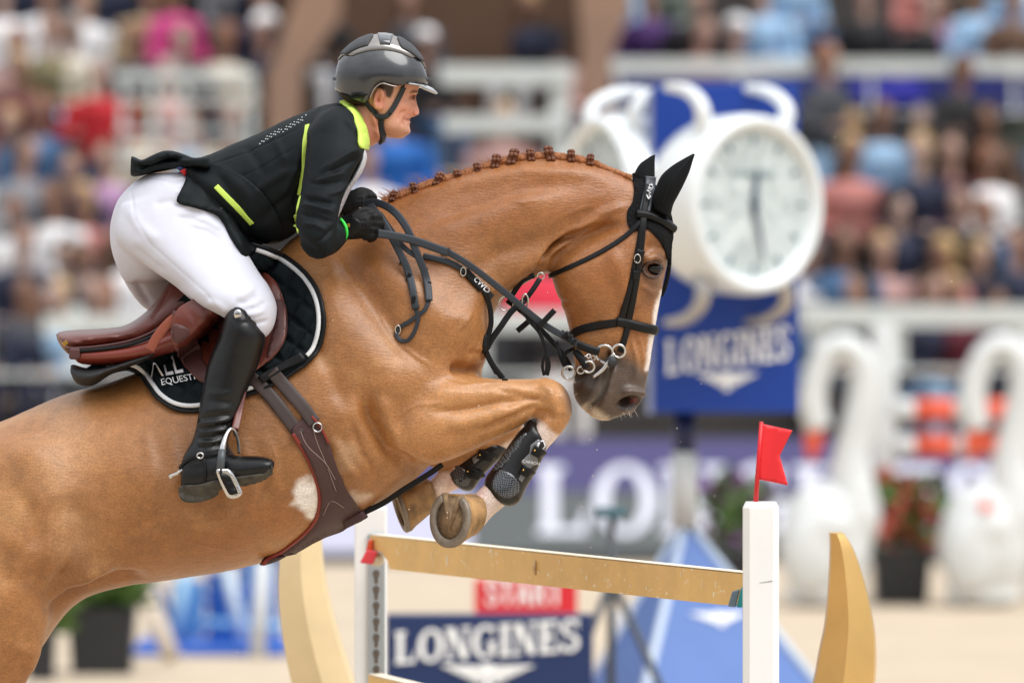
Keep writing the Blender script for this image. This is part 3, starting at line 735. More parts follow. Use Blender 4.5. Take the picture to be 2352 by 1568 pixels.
SWATCH = {'white': (226, 226, 228), 'cream': (222, 214, 196), 'tan': (190, 166, 128), 'hot pink': (228, 76, 150), 'pale pink': (222, 178, 172), 'red': (200, 26, 40), 'maroon': (104, 28, 48), 'navy': (36, 44, 72), 'black': (34, 34, 38),
 'dark grey': (72, 76, 84), 'light blue': (150, 184, 216), 'bright blue': (40, 120, 214), 'denim blue': (84, 122, 166), 'sage green': (132, 144, 132), 'salmon': (214, 140, 132), 'brown': (112, 84, 66), 'purple': (84, 50, 120), 'lilac': (206, 160, 206), 'grey': (150, 152, 158), 'orange': (206, 130, 84), 'khaki': (140, 132, 98)}
HAIRC = {'blonde': (206, 172, 116), 'brown': (92, 64, 44), 'dark': (40, 32, 30), 'grey': (160, 156, 152), 'auburn': (138, 84, 50)}
_mc = {}
def swatch(n, tab, k):
    if (n, k) not in _mc: _mc[(n, k)] = mat(k+'_'+n.replace(' ', '_'), [x*(1.0 if n in ('white', 'cream', 'light blue') else .7) for x in srgb(*tab[n])], .8, var=.2, vscale=9)
    return _mc[(n, k)]
SKIN = [mat('skin', [x*.72 for x in srgb(*c)], .6, var=.1) for c in ((196, 158, 142), (184, 144, 126), (150, 112, 94), (204, 172, 158))]
used_labels = set()
def spectator(u, vhead, topc, hairc=None, hat=None, standing=False, rng=random, label=None, leg=None, i=None):
    """head centre at about (u, vhead); stands or sits on the nearest terrace step"""
    hd = 1.64 if standing else 1.23
    if i is None:
        i = min(range(NT), key=lambda k: abs(at(u, vhead, tierD(k)).z-(tierz(k)+hd)))
    D = tierD(i)+.35; p = at(u, vhead, D)
    r = empty('person', (p.x, D-D0+rng.uniform(-.12, .12), tierz(i)+.004))
    sc = rng.uniform(1.06, 1.2); yaw = rng.uniform(-.9, .9); lean = rng.uniform(-.12, .16); sx_ = rng.uniform(.92, 1.14)
    hairc = hairc or rng.choice(['brown', 'dark', 'dark', 'blonde', 'auburn', 'grey']); leg = leg or rng.choice(['navy', 'black', 'denim blue', 'light blue', 'dark grey', 'white'])
    for k, nm in enumerate(('body', 'top', 'trousers', 'hair', 'hat')):
        if nm == 'hat' and not hat: continue
        if nm == 'hair' and hat and False: continue
        o = bpy.data.objects.new(nm, PROTO[standing][k]); COL.objects.link(o); o.parent = r
        o.rotation_euler = (lean*.4, lean*.5, yaw); o.scale = (sc*sx_, sc, sc)
        o.material_slots[0].link = 'OBJECT'
        o.material_slots[0].material = rng.choice(SKIN) if nm == 'body' else swatch(topc, SWATCH, 'top') if nm == 'top' else swatch(leg, SWATCH, 'trousers') if nm == 'trousers' else swatch(hairc, HAIRC, 'hair') if nm == 'hair' else swatch(hat, SWATCH, 'hat')
    return r, i, p.x
people = []
_r = random.Random(12)
def add(u, v, c, hairc=None, hat=None, standing=False, leg=None, i=None):
    r, i, x = spectator(u, v, c, hairc, hat, standing, _r, leg=leg, i=i); people.append([r, i, x, c, hairc, hat, standing, leg])
NOTE = [  # head positions and clothes read off the photograph
 (25, 15, 'white', 'brown'), (105, -10, 'white', 'dark'), (190, -5, 'white', 'blonde'), (330, 5, 'tan', 'brown'), (430, 0, 'hot pink', 'blonde'), (520, -20, 'grey', 'brown'), (600, -5, 'navy', 'dark'), (690, 10, 'black', 'brown'),
 (30, 150, 'pale pink', 'auburn'), (110, 120, 'khaki', 'brown'), (150, 118, 'cream', 'grey'), (300, 130, 'navy', 'auburn'), (395, 145, 'dark grey', 'brown'), (500, 100, 'cream', 'auburn'), (590, 85, 'navy', 'dark', 'white'),
 (60, 205, 'maroon', 'blonde'), (225, 150, 'red', 'grey', None, True, None, 4), (420, 320, 'light blue', 'brown'), (20, 320, 'denim blue', 'blonde'), (95, 330, 'denim blue', 'auburn'), (150, 312, 'light blue', 'blonde'), (245, 455, 'lilac', 'brown'),
 (60, 400, 'grey', 'dark'), (150, 400, 'navy', 'brown'), (330, 280, 'cream', 'blonde'), (520, 300, 'cream', 'grey'), (30, 495, 'white', 'auburn'), (115, 470, 'white', 'brown'), (180, 500, 'salmon', 'blonde'), (300, 500, 'brown', 'dark'),
 (130, 575, 'white', 'dark'), (40, 590, 'navy', 'dark'), (245, 690, 'dark grey', 'auburn'), (205, 610, 'navy', 'brown'), (320, 650, 'white', 'brown'),
 (800, -5, 'black', 'brown'), (935, 0, 'dark grey', 'auburn'), (1195, -15, 'navy', 'blonde'), (1270, 40, 'black', 'dark'), (1000, 150, 'black', 'dark', 'white'), (920, 285, 'bright blue', 'blonde'), (1145, 262, 'pale pink', 'blonde'), (850, 380, 'white', 'brown'),
 (1375, 130, 'pale pink', 'blonde'), (1490, 10, 'purple', 'brown'), (1590, -5, 'black', 'dark'), (1590, 105, 'salmon', 'brown'), (1690, 120, 'white', 'grey', 'white'), (1830, -30, 'light blue', 'brown'),
 (1905, 140, 'dark grey', 'auburn', None, True, None, 4), (1945, 285, 'black', 'blonde'), (2165, 165, 'black', 'brown', None, True, None, 4), (2060, 240, 'grey', 'brown'), (2130, 270, 'sage green', 'grey'), (2020, 345, 'light blue', 'brown'), (2105, 365, 'navy', 'blonde'), (1950, 425, 'salmon', 'blonde'),
 (2210, 380, 'maroon', 'brown'), (2295, 420, 'white', 'auburn'), (2250, 300, 'brown', 'dark'), (2330, 250, 'sage green', 'grey'), (2030, 560, 'pale pink', 'blonde'), (1930, 570, 'denim blue', 'brown'), (2150, 560, 'salmon', 'blonde'), (2265, 620, 'navy', 'blonde'), (2250, 520, 'denim blue', 'auburn'), (2330, 560, 'navy', 'dark'),
 (1870, 580, 'white', 'brown'), (2090, 480, 'navy', 'dark'), (2190, 470, 'black', 'dark'), (2140, 25, 'black', 'dark'), (2250, 40, 'light blue', 'blonde', 'cream'), (2170, 70, 'lilac', 'brown'), (2320, 60, 'brown', 'auburn'), (1990, 10, 'black', 'dark'),
 (1960, 790, 'black', 'dark'), (2110, 780, 'navy', 'brown'), (2120, 860, 'brown', 'auburn'), (2200, 780, 'maroon', 'blonde'), (2290, 790, 'navy', 'dark'), (1190, 800, 'dark grey', 'brown'), (1250, 810, 'black', 'auburn'), (80, 800, 'navy', 'brown'), (30, 830, 'dark grey', 'dark'), (130, 850, 'light blue', 'blonde'), (210, 800, 'navy', 'dark')]
for n in NOTE: add(*n)
pal_l = ['white', 'white', 'light blue', 'navy', 'white', 'white', 'cream', 'navy', 'navy', 'black', 'black', 'light blue', 'pale pink', 'denim blue', 'grey', 'light blue', 'navy', 'white', 'black']; pal_r = ['navy', 'white', 'light blue', 'navy', 'black', 'black', 'black', 'light blue', 'light blue', 'white', 'white', 'salmon', 'grey', 'denim blue', 'pale pink', 'maroon', 'sage green', 'dark grey']
STARS = [(235, 150), (430, 0), (500, 100), (1895, 135), (2020, 345), (2105, 365), (1950, 425), (920, 285), (1145, 262), (130, 575), (2155, 165), (1945, 285), (60, 205)]
occ = [(p[1], p[2]) for p in people]
for i in range(NT):
    D = tierD(i)+.35; vh = VH-(tierz(i)+1.23-CAMH)/px(D)
    x = at(-60, 0, D).x+_r.uniform(0, .4)
    while x < at(2420, 0, D).x:
        u = x/px(D)+1176
        hidden = (640 < u < 1330 and vh < 330) or (1290 < u < 1850 and 175 < vh < 1000) or (300 < u < 1110 and vh > 430) or (840 < u < 1460 and 380 < vh < 640) or vh < -60 or (u > 1405 and 85 < vh < 255) or any(abs(u-a_) < 80 and b_+30 < vh < b_+200 for a_, b_ in STARS)
        if not hidden and all(j != i or abs(x-xx) > .42 for j, xx in occ):
            occ.append((i, x)); add(u, vh, _r.choice(pal_l if u < 1000 else pal_r), None, _r.choice([None]*4+['white', 'navy', 'cream', 'black']), False, None, i)
        x += _r.choice([_r.uniform(.46, .62), _r.uniform(.46, .62), _r.uniform(.8, 1.1)])
rows = {}
for p in people: rows.setdefault(p[1], []).append(p)
ORD = ['front', 'second', 'third', 'fourth', 'fifth', 'sixth', 'seventh', 'eighth', 'ninth', 'tenth', 'eleventh', 'twelfth', 'thirteenth', 'fourteenth']
NTH = ['leftmost', 'second from left', 'third from left', 'fourth from left', 'fifth from left', 'sixth from left', 'seventh from left', 'eighth from left', 'ninth from left', 'tenth from left', 'eleventh from left', 'twelfth from left', 'thirteenth from left', 'fourteenth from left', 'fifteenth from left', 'sixteenth from left', 'seventeenth from left', 'eighteenth from left', 'nineteenth from left', 'twentieth from left']
for i, ps in rows.items():
    ps.sort(key=lambda p: p[2])
    for k, p in enumerate(ps):
        extra = (' and %s hat' % p[5]) if p[5] else ''
        tag(p[0], 'spectator in %s top%s, %s row of stand, %s' % (p[3], extra, ORD[i], NTH[min(k, 19)]), 'person', 'spectators in the grandstand')
print('PEOPLE', len(people))
# ================================================================= horse
SIDE = -1
trunk = loft([
 (-520, 1330, -470, 1500, .06), (-430, 1190, -330, 1560, .17, 0, .1), (-300, 1085, -150, 1590, .25, 0, .12), (-150, 1020, 40, 1540, .285, 0, .12),
 (0, 968, 160, 1400, .29, 0, .1), (140, 908, 250, 1356, .29, 0, .1), (280, 868, 400, 1330, .30, 0, .12), (400, 812, 560, 1303, .305, 0, .16),
 (500, 725, 690, 1262, .295, 0, .2), (590, 622, 830, 1190, .27, 0, .27), (680, 540, 950, 1105, .245, 0, .36), (760, 505, 1040, 1010, .225, 0, .42),
 (830, 482, 1085, 900, .205, 0, .42), (900, 456, 1105, 815, .175, 0, .4), (970, 427, 1122, 745, .145, 0, .36), (1060, 395, 1155, 690, .122, 0, .34),
 (1160, 366, 1208, 652, .106, 0, .32), (1260, 355, 1262, 622, .095, 0, .3), (1360, 371, 1325, 598, .088, 0, .28), (1440, 402, 1385, 590, .075, 0, .25), (1475, 430, 1420, 580, .05, 0, .2)], 6, 48)
head = loft([
 (1476, 408, 1395, 500, .045), (1515, 450, 1350, 545, .068), (1540, 520, 1300, 575, .088, 0, -.1), (1537, 565, 1266, 600, .1, 0, -.12), (1532, 610, 1268, 628, .103, 0, -.1),
 (1523, 655, 1280, 665, .095, 0, .02), (1513, 705, 1294, 712, .083, 0, .1), (1506, 750, 1306, 757, .072, 0, .1), (1499, 800, 1316, 806, .062), (1492, 845, 1320, 850, .058),
 (1486, 880, 1317, 884, .06), (1479, 910, 1322, 916, .06), (1466, 934, 1336, 938, .052), (1440, 950, 1352, 952, .04), (1420, 958, 1370, 960, .022)], 6, 40)
foot_near = [(960, 850, 860, 1010, .05, -.17), (1000, 850, 905, 1050, .085, -.165), (1050, 857, 965, 1070, .088, -.165), (1110, 866, 1045, 1052, .082, -.16),
 (1170, 871, 1115, 1020, .07, -.155), (1220, 870, 1178, 990, .06, -.15), (1262, 868, 1224, 962, .055, -.148), (1297, 893, 1236, 962, .053, -.146), (1314, 935, 1236, 966, .052, -.146),
 (1308, 968, 1228, 974, .048, -.148), (1283, 1003, 1216, 985, .04, -.15), (1250, 1040, 1196, 1010, .034, -.152), (1222, 1080, 1168, 1050, .032, -.155), (1190, 1130, 1130, 1096, .037, -.16),
 (1162, 1160, 1105, 1118, .04, -.165), (1130, 1186, 1084, 1138, .036, -.17), (1108, 1212, 1062, 1150, .042, -.175), (1090, 1215, 1055, 1160, .03, -.178)]
leg_near = loft(foot_near, 6, 28)
leg_far = loft([(960, 900, 880, 1020, .05, .15), (1000, 900, 930, 1050, .085, .15), (1060, 910, 1000, 1075, .08, .15), (1110, 915, 1075, 1060, .07, .15), (1150, 930, 1130, 1035, .06, .15),
 (1190, 945, 1150, 1005, .05, .15), (1205, 985, 1135, 1000, .05, .15), (1185, 1015, 1120, 1000, .042, .15), (1140, 1050, 1095, 1015, .034, .15), (1105, 1085, 1060, 1045, .035, .15),
 (1070, 1115, 1020, 1072, .042, .148), (1035, 1130, 1000, 1090, .036, .146), (1015, 1150, 985, 1100, .04, .145), (1000, 1150, 980, 1105, .03, .145)], 6, 24)
breast = loft([(1010, 720, 960, 1010, .1, 0), (1060, 710, 1010, 1000, .16, 0), (1100, 712, 1060, 960, .15, 0), (1122, 730, 1096, 900, .12, 0), (1124, 770, 1108, 860, .07, 0)], 6, 32)
thigh = loft([(-120, 1080, -40, 1250, .06, -.16), (-140, 1150, 60, 1290, .11, -.17), (-170, 1240, 112, 1400, .13, -.17), (-200, 1340, 100, 1480, .125, -.17), (-230, 1450, 72, 1545, .11, -.165),
 (-250, 1560, 40, 1600, .09, -.16), (-290, 1680, -60, 1720, .07, -.16), (-370, 1830, -220, 1840, .055, -.155), (-440, 1930, -320, 1950, .05, -.15), (-430, 2080, -350, 2080, .035, -.15),
 (-420, 2230, -350, 2230, .035, -.15), (-420, 2290, -330, 2290, .045, -.15), (-390, 2350, -310, 2340, .04, -.15), (-380, 2400, -270, 2395, .06, -.15)], 5, 28)
thigh2 = loft([(-120, 1080, -40, 1250, .06, .16), (-140, 1150, 60, 1290, .11, .17), (-170, 1240, 130, 1390, .13, .17), (-200, 1340, 120, 1455, .12, .17), (-230, 1450, 60, 1530, .11, .165),
 (-250, 1560, 0, 1600, .09, .16), (-290, 1680, -80, 1720, .07, .16), (-370, 1830, -220, 1840, .055, .155), (-440, 1930, -320, 1950, .05, .15), (-430, 2080, -350, 2080, .035, .15),
 (-420, 2230, -350, 2230, .035, .15), (-420, 2290, -330, 2290, .045, .15), (-390, 2350, -310, 2340, .04, .15), (-380, 2400, -270, 2395, .06, .15)], 5, 28)
lip = loft([(1325, 868, 1318, 900, .03), (1375, 850, 1345, 935, .05), (1400, 880, 1360, 955, .047), (1415, 920, 1385, 966, .035), (1420, 945, 1405, 964, .02)], 5, 20)
V, F, E = remesh([trunk, head, leg_near, leg_far, breast, thigh, thigh2, lip], .0055, 12)
hs = Sculpt(V, F, E)
uv = hs.uv
# soften joins of limbs, neck and head
w = np.zeros(len(V))
for (a, r) in ((((1000, 850), (960, 960), (930, 1060)), 90), (((1270, 640), (1330, 560), (1420, 500)), 60), (((60, 1180), (160, 1330), (110, 1430)), 70), (((1110, 720), (1090, 850)), 60), (((800, 520), (1060, 960)), 90)):
    d, _ = pdist(uv, a); w = np.maximum(w, np.exp(-(d/r)**2))
hs.V = relax(hs.V, E, 60, .5, w); hs.refresh()
st, bl = hs.stroke, hs.blob
exec_detail = True
# --- neck and shoulder
st([(820, 560), (900, 640), (1000, 720), (1085, 800)], 42, .012)                # front of shoulder
st([(700, 620), (790, 760), (880, 860), (960, 940)], 60, .012)                 # shoulder blade
st([(760, 560), (850, 690), (930, 800), (1010, 850)], 26, -.010)
st([(940, 560), (1060, 520), (1200, 470), (1330, 440)], 40, .008)                # long neck muscle
st([(900, 480), (1050, 430), (1200, 395), (1350, 400), (1430, 430)], 16, .006)
st([(960, 520), (1080, 480), (1200, 440), (1330, 425)], 16, -.005)
st([(1060, 640), (1150, 580), (1260, 545), (1340, 500), (1440, 450)], 22, -.007)
st([(1100, 690), (1190, 620), (1280, 585)], 20, .007)
st([(1255, 640), (1275, 600), (1330, 555), (1400, 520), (1445, 515)], 13, -.016)   # throat groove behind jaw
st([(1300, 560), (1380, 490), (1420, 478), (1450, 470)], 10, .006)
for k in range(7):
    a = k*11
    st([(1230+a*.4, 610-a*.5), (1270+a*.6, 575-a*.55), (1330+a*.8, 548-a*.55)], 4.4, -.0055 if k % 2 else -.007)
for k in range(5):
    st([(1195+k*11, 660-k*9), (1215+k*10, 640-k*10), (1230+k*10, 600-k*8)], 4.5, -.0045)
# --- chest fold above forearm
st([(1030, 850), (1060, 842), (1100, 850), (1115, 860)], 11, -.02)
for k in range(4): st([(1075-k*4, 835-k*9), (1100, 838-k*9), (1112, 846-k*9)], 4.5, -.004)
st([(1115, 640), (1080, 700), (1030, 760)], 24, .006)
bl(1085, 760, 45, 70, .012)
# --- forearm
st([(960, 900), (1060, 905), (1150, 900), (1240, 893)], 22, .007)
st([(980, 950), (1080, 938), (1170, 918), (1230, 905)], 8, -.006)
st([(1000, 985), (1090, 965), (1170, 945), (1225, 930)], 17, .007)
st([(1100, 990), (1160, 962), (1215, 938), (1240, 930)], 7, -.007)
st([(1150, 935), (1200, 920), (1250, 912)], 6, -.005)
bl(1275, 915, 32, 38, .006)
st([(1225, 945), (1255, 948), (1280, 965)], 9, -.006)
bl(960, 1000, 70, 60, .012)                                                      # elbow
st([(830, 880), (850, 960), (890, 1030), (950, 1072), (1000, 1072)], 17, -.016)     # behind elbow
st([(870, 900), (890, 980), (930, 1040)], 22, .008)
st([(780, 900), (800, 1010), (850, 1110)], 40, .006)
# --- barrel, flank, stifle
st([(60, 1250), (120, 1290), (170, 1290), (230, 1275)], 40, .012)
st([(150, 1120), (190, 1200), (180, 1280), (130, 1370), (112, 1420)], 30, -.014)
st([(112, 1424), (150, 1378), (205, 1346), (270, 1330), (350, 1326)], 13, -.022)
st([(112, 1396), (150, 1345), (210, 1306), (280, 1285)], 15, .016)
st([(60, 1010), (110, 1080), (130, 1180)], 55, .008)
bl(40, 1050, 60, 50, .012)
st([(200, 1000), (330, 1100), (480, 1180), (620, 1220)], 60, .006)
st([(230, 1260), (350, 1190), (440, 1100)], 10, -.0022); st([(300, 1260), (420, 1190), (560, 1160)], 9, .002)
for k in range(6): st([(330+k*55, 960+k*6), (350+k*58, 1080+k*10), (330+k*60, 1200)], 14, .0022)
st([(20, 1480), (80, 1500), (60, 1560)], 16, .006)
# --- head
bl(1330, 640, 62, 62, .012)                                                      # jowl
st([(1300, 700), (1340, 740), (1400, 755)], 30, -.006)
st([(1400, 560), (1430, 640), (1450, 720)], 18, .005)                             # facial crest
st([(1440, 690), (1450, 760), (1462, 820)], 16, -.005)
st([(1455, 770), (1462, 830), (1455, 880)], 6, .005); st([(1470, 770), (1478, 840)], 5, .004)
bl(1500, 615, 30, 24, -.010); st([(1475, 602), (1500, 590), (1527, 605)], 8, .013); st([(1478, 632), (1500, 643), (1522, 632)], 7, .006)
st([(1470, 650), (1495, 672), (1515, 668)], 6, .004); st([(1480, 575), (1505, 560), (1530, 570)], 10, -.004)
bl(1500, 535, 25, 20, .006)
# --- muzzle, nostril, mouth
st([(1425, 905), (1445, 898), (1470, 904), (1478, 918)], 9, .011)
bl(1446, 927, 24, 12, -.03, -20); bl(1456, 920, 13, 8, -.014, -20)
st([(1420, 938), (1445, 945), (1468, 934)], 6, .009)
st([(1402, 815), (1396, 850), (1388, 890), (1372, 920), (1350, 938)], 6, -.014, taper=False)
st([(1412, 830), (1406, 870), (1398, 905), (1378, 940)], 9, .007); st([(1385, 835), (1378, 880), (1358, 915)], 8, .005)
bl(1350, 890, 28, 34, .008); st([(1350, 945), (1380, 956), (1410, 958)], 6, .005)
st([(1320, 872), (1340, 862), (1350, 850)], 8, -.007)
hs.d *= 1.8
# veins and fine skin folds
for pts, w_, h_ in (([(1010, 870), (1060, 890), (1120, 884), (1190, 886)], 3.2, .003), ([(900, 960), (960, 930), (1030, 925)], 3.2, .0025), ([(860, 700), (900, 770), (960, 820), (1010, 850)], 3.6, .003), ([(1080, 700), (1040, 760), (1020, 830)], 3.4, .003),
  ([(1450, 700), (1456, 740), (1452, 790), (1460, 830)], 2.8, .0028), ([(1420, 690), (1440, 710), (1456, 742)], 2.6, .002), ([(300, 1250), (400, 1200), (500, 1190), (580, 1150)], 3.6, .0028), ([(400, 1200), (430, 1240), (520, 1260)], 3.2, .0022), ([(620, 1000), (640, 1080), (600, 1150)], 3.4, .002),
  ([(1160, 460), (1200, 470), (1240, 462)], 3, .002), ([(1290, 500), (1330, 480), (1370, 470)], 3, .0022), ([(1250, 660), (1290, 690), (1330, 700)], 4, -.003), ([(760, 1000), (790, 1060), (830, 1110)], 10, .005), ([(800, 960), (830, 1040), (880, 1100)], 8, -.006),
  ([(700, 760), (760, 850), (800, 950)], 18, -.005), ([(640, 980), (700, 900), (760, 800)], 30, .004), ([(1130, 900), (1180, 905), (1230, 915), (1262, 930)], 5, -.004), ([(1240, 880), (1262, 900), (1268, 930)], 7, .004), ([(1285, 900), (1296, 930), (1290, 960)], 6, .003), ([(20, 1100), (80, 1180), (100, 1280), (70, 1400)], 22, -.006), ([(0, 1200), (50, 1270), (40, 1400)], 26, .006)):
    st(pts, w_, h_*1.5)
hs.apply()
# fine uneven skin + veins
hs.d += .0016*noise3(hs.V*9, 3)+.0009*noise3(hs.V*28, 5); hs.apply()
hs.V = relax(hs.V, E, 1, .3); hs.refresh(); uv = hs.uv
# --- coat colours
CH = np.array(srgb(160, 109, 64)); hs.paint_init(CH)
n1 = noise3(hs.V*3.5, 11); n2 = noise3(hs.V*12, 17); n3 = noise3(hs.V*30, 23)
def reg(poly, soft, nz=10):
    return 1-sstep(sdf2(uv, poly)+nz*n2+nz*.7*n3, -soft, soft)
hs.paint(.5*sstep(n1, -.2, .6), srgb(126, 84, 46)); hs.paint(.5*sstep(-n1, -.1, .7), srgb(182, 139, 90)); hs.paint(.35*sstep(n2, .0, .6), srgb(138, 92, 50)); hs.paint(.25*sstep(-n2, .1, .6), srgb(186, 143, 94))
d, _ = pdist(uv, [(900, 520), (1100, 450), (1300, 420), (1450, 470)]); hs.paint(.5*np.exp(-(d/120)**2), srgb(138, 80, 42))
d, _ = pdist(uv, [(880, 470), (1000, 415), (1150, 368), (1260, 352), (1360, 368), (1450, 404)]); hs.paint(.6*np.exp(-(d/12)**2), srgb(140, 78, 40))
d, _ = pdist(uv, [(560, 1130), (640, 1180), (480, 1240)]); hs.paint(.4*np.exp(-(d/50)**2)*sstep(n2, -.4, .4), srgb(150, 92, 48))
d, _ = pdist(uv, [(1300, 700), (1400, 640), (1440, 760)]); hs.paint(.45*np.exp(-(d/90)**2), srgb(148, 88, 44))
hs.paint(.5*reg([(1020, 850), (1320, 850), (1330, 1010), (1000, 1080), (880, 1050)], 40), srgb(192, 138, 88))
muz = [(1560, 850), (1480, 850), (1440, 815), (1400, 800), (1370, 830), (1325, 845), (1290, 880), (1320, 1000), (1500, 1000)]
hs.paint(.95*reg(muz, 18, 8), srgb(76, 64, 57)); hs.paint(.5*reg([(1330, 850), (1385, 840), (1390, 900), (1350, 930), (1322, 900)], 10, 8), srgb(50, 42, 38))
d, _ = pdist(uv, [(1475, 610), (1505, 640), (1520, 600)]); hs.paint(.7*np.exp(-(d/26)**2), srgb(84, 62, 52))
d, _ = pdist(uv, [(1505, 670), (1490, 690)]); hs.paint(.45*np.exp(-(d/26)**2), srgb(96, 66, 50))
hs.paint(.95*reg([(1518, 668), (1503, 700), (1496, 760), (1490, 800), (1482, 850), (1560, 850), (1560, 668)], 5, 5), srgb(232, 222, 214))
hs.paint(.85*reg([(1335, 935), (1350, 925), (1400, 955), (1400, 985), (1340, 985)], 8, 5), srgb(205, 185, 160))
d, _ = pdist(uv, [(1400, 835), (1394, 870), (1372, 915), (1352, 934)]); hs.paint(.55*np.exp(-(d/7)**2), srgb(168, 160, 150))
def rell(u, v, ru, rv, ang):
    c_, s_ = math.cos(math.radians(ang)), math.sin(math.radians(ang)); x = uv[:, 0]-u; y = uv[:, 1]-v
    return 1-sstep(((x*c_+y*s_)/ru)**2+((-x*s_+y*c_)/rv)**2, .6, 1.3)
hs.paint(.92*rell(1447, 926, 26, 12, -22), srgb(34, 27, 26)); hs.paint(.5*rell(1456, 920, 10, 6, -25), srgb(140, 62, 54)); hs.paint(.6*rell(1450, 944, 22, 5, -15), srgb(128, 112, 102))
hs.paint(1.0*reg([(668, 1158), (686, 1112), (722, 1088), (750, 1110), (745, 1190), (715, 1190)], 13, 20), srgb(236, 230, 224))
hs.paint(.6*reg([(805, 1125), (850, 1138), (820, 1160), (790, 1150)], 12, 10), srgb(222, 205, 188))
hs.paint(.22*reg([(775, 1010), (815, 1020), (815, 1080), (780, 1090)], 20, 16), srgb(214, 190, 160))
hs.paint(.95*reg([(1218, 958), (1240, 962), (1268, 992), (1290, 1005), (1200, 1240), (900, 1240), (985, 1080), (1050, 1090), (1100, 1060), (1190, 1000)], 7, 6)*(uv[:, 0] > 980)*(uv[:, 1] > 950), srgb(224, 206, 196))
hs.paint(.5*reg([(1120, 1110), (1090, 1200), (1010, 1160), (1040, 1080)], 10, 6), srgb(226, 184, 172))
for (u, v, r, q) in ((40, 1090, 24, .35), (95, 1395, 16, .4), (185, 985, 18, .3), (120, 955, 26, .25), (20, 1290, 30, .25), (60, 1345, 12, .4)):
    hs.paint(q*np.exp(-(((uv[:, 0]-u)/r)**2+((uv[:, 1]-v)/r)**2))*sstep(n3, -.6, .3), srgb(104, 84, 70))
d, _ = pdist(uv, [(150, 950), (140, 1100), (170, 1240)]); hs.paint(.22*np.exp(-(d/60)**2), srgb(205, 170, 135))

def coat_material():
    m = mat('horse_coat', (.4, .2, .1), .40, sheen=.0, attr='Col', var=.14, vscale=30, spec=.5)
    t = m.node_tree; L = t.links.new; b = t.nodes['Principled BSDF']
    co = t.nodes.new('ShaderNodeTexCoord')
    mpn = t.nodes.new('ShaderNodeMapping'); mpn.inputs['Rotation'].default_value = (0, math.radians(35), 0); mpn.inputs['Scale'].default_value = (45, 120, 190)
    L(co.outputs['Object'], mpn.inputs[0])
    n = t.nodes.new('ShaderNodeTexNoise'); n.inputs['Scale'].default_value = 1; n.inputs['Detail'].default_value = 5; L(mpn.outputs[0], n.inputs['Vector'])
    bp = t.nodes.new('ShaderNodeBump'); bp.inputs['Strength'].default_value = .5; bp.inputs['Distance'].default_value = .003
    L(n.outputs[0], bp.inputs['Height']); L(bp.outputs[0], b.inputs['Normal'])
    # fine coat speckle
    n5 = t.nodes.new('ShaderNodeTexNoise'); n5.inputs['Scale'].default_value = 210; n5.inputs['Detail'].default_value = 3; L(co.outputs['Object'], n5.inputs['Vector'])
    r = t.nodes.new('ShaderNodeMapRange'); r.inputs[1].default_value = .3; r.inputs[2].default_value = .72; r.inputs[3].default_value = .80; r.inputs[4].default_value = 1.24; L(n5.outputs[0], r.inputs[0])
    x = t.nodes.new('ShaderNodeMix'); x.data_type = 'RGBA'; x.blend_type = 'MULTIPLY'; x.inputs[0].default_value = 1
    old = b.inputs['Base Color'].links[0].from_socket
    L(old, x.inputs[6]); L(r.outputs[0], x.inputs[7]); L(x.outputs[2], b.inputs['Base Color'])
    return m
MAT_COAT = coat_material()
horse = empty('horse', P(560, 1300, 0), 'chestnut horse with braided mane jumping over the gold plank, forelegs tucked', 'horse')
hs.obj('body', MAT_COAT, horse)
HB = hs.bvh()
# ---- horse: eye, braids, hooves, hair
def ys(u, v, bv=None, d=-.25):
    p, n = hit(bv or [HB], u, v); return p.y if p is not None else d
MBLK = mat('black_leather', srgb(15, 16, 18), .42, bump=.25, bscale=220, bdist=.001, spec=.25)
MBLK2 = mat('black_strap', srgb(44, 50, 57), .5, spec=.35, bump=.3, bscale=300, bdist=.001)
MSTEEL = mat('steel', srgb(205, 205, 205), .18, metal=1)
MBRASS = mat('brass', srgb(206, 166, 84), .25, metal=1)
MBRN = mat('brown_leather', srgb(98, 44, 34), .34, var=.22, vscale=14, bump=.25, bscale=260, bdist=.001, coat=.15)
MBRN2 = mat('brown_suede_leather', srgb(78, 44, 42), .55, var=.12, vscale=20, bump=.5, bscale=420, bdist=.0012)
MGIRTH = mat('girth_leather', srgb(66, 40, 40), .5, var=.12, vscale=12, bump=.25, bscale=300, bdist=.001)
MRED = mat('red_edging', srgb(126, 40, 28), .5)
MWROPE = mat('white_cord', srgb(220, 222, 224), .6, bump=1, bscale=320, bdist=.002)
MWTXT = mat('white_embroidery', srgb(230, 232, 236), .6)
def text_on(bv, word, u0, v0, size, ang, off, th=.0012, sx=1.0, bold=None, VF=None):
    V2, F = VF or text_uv(word, size); c, s_ = math.cos(math.radians(ang)), math.sin(math.radians(ang)); out = []
    for x, y in V2:
        x *= sx; u = u0+x*c-y*s_; v = v0+x*s_+y*c; p, n = hit(bv, u, v)
        if p is None: p = P(u, v, out[-1][1] if out else -.3); n = Vector((0, -1, 0))
        out.append(tuple(p+n*off))
    return out, F
eye_p, eye_n = hit([HB], 1499, 617)
obj('eye', ellipsoid(eye_p+Vector((0, .005, 0)), M(22), .019, M(17)), mat('eye_black', srgb(14, 9, 8), .05, spec=.45), horse)
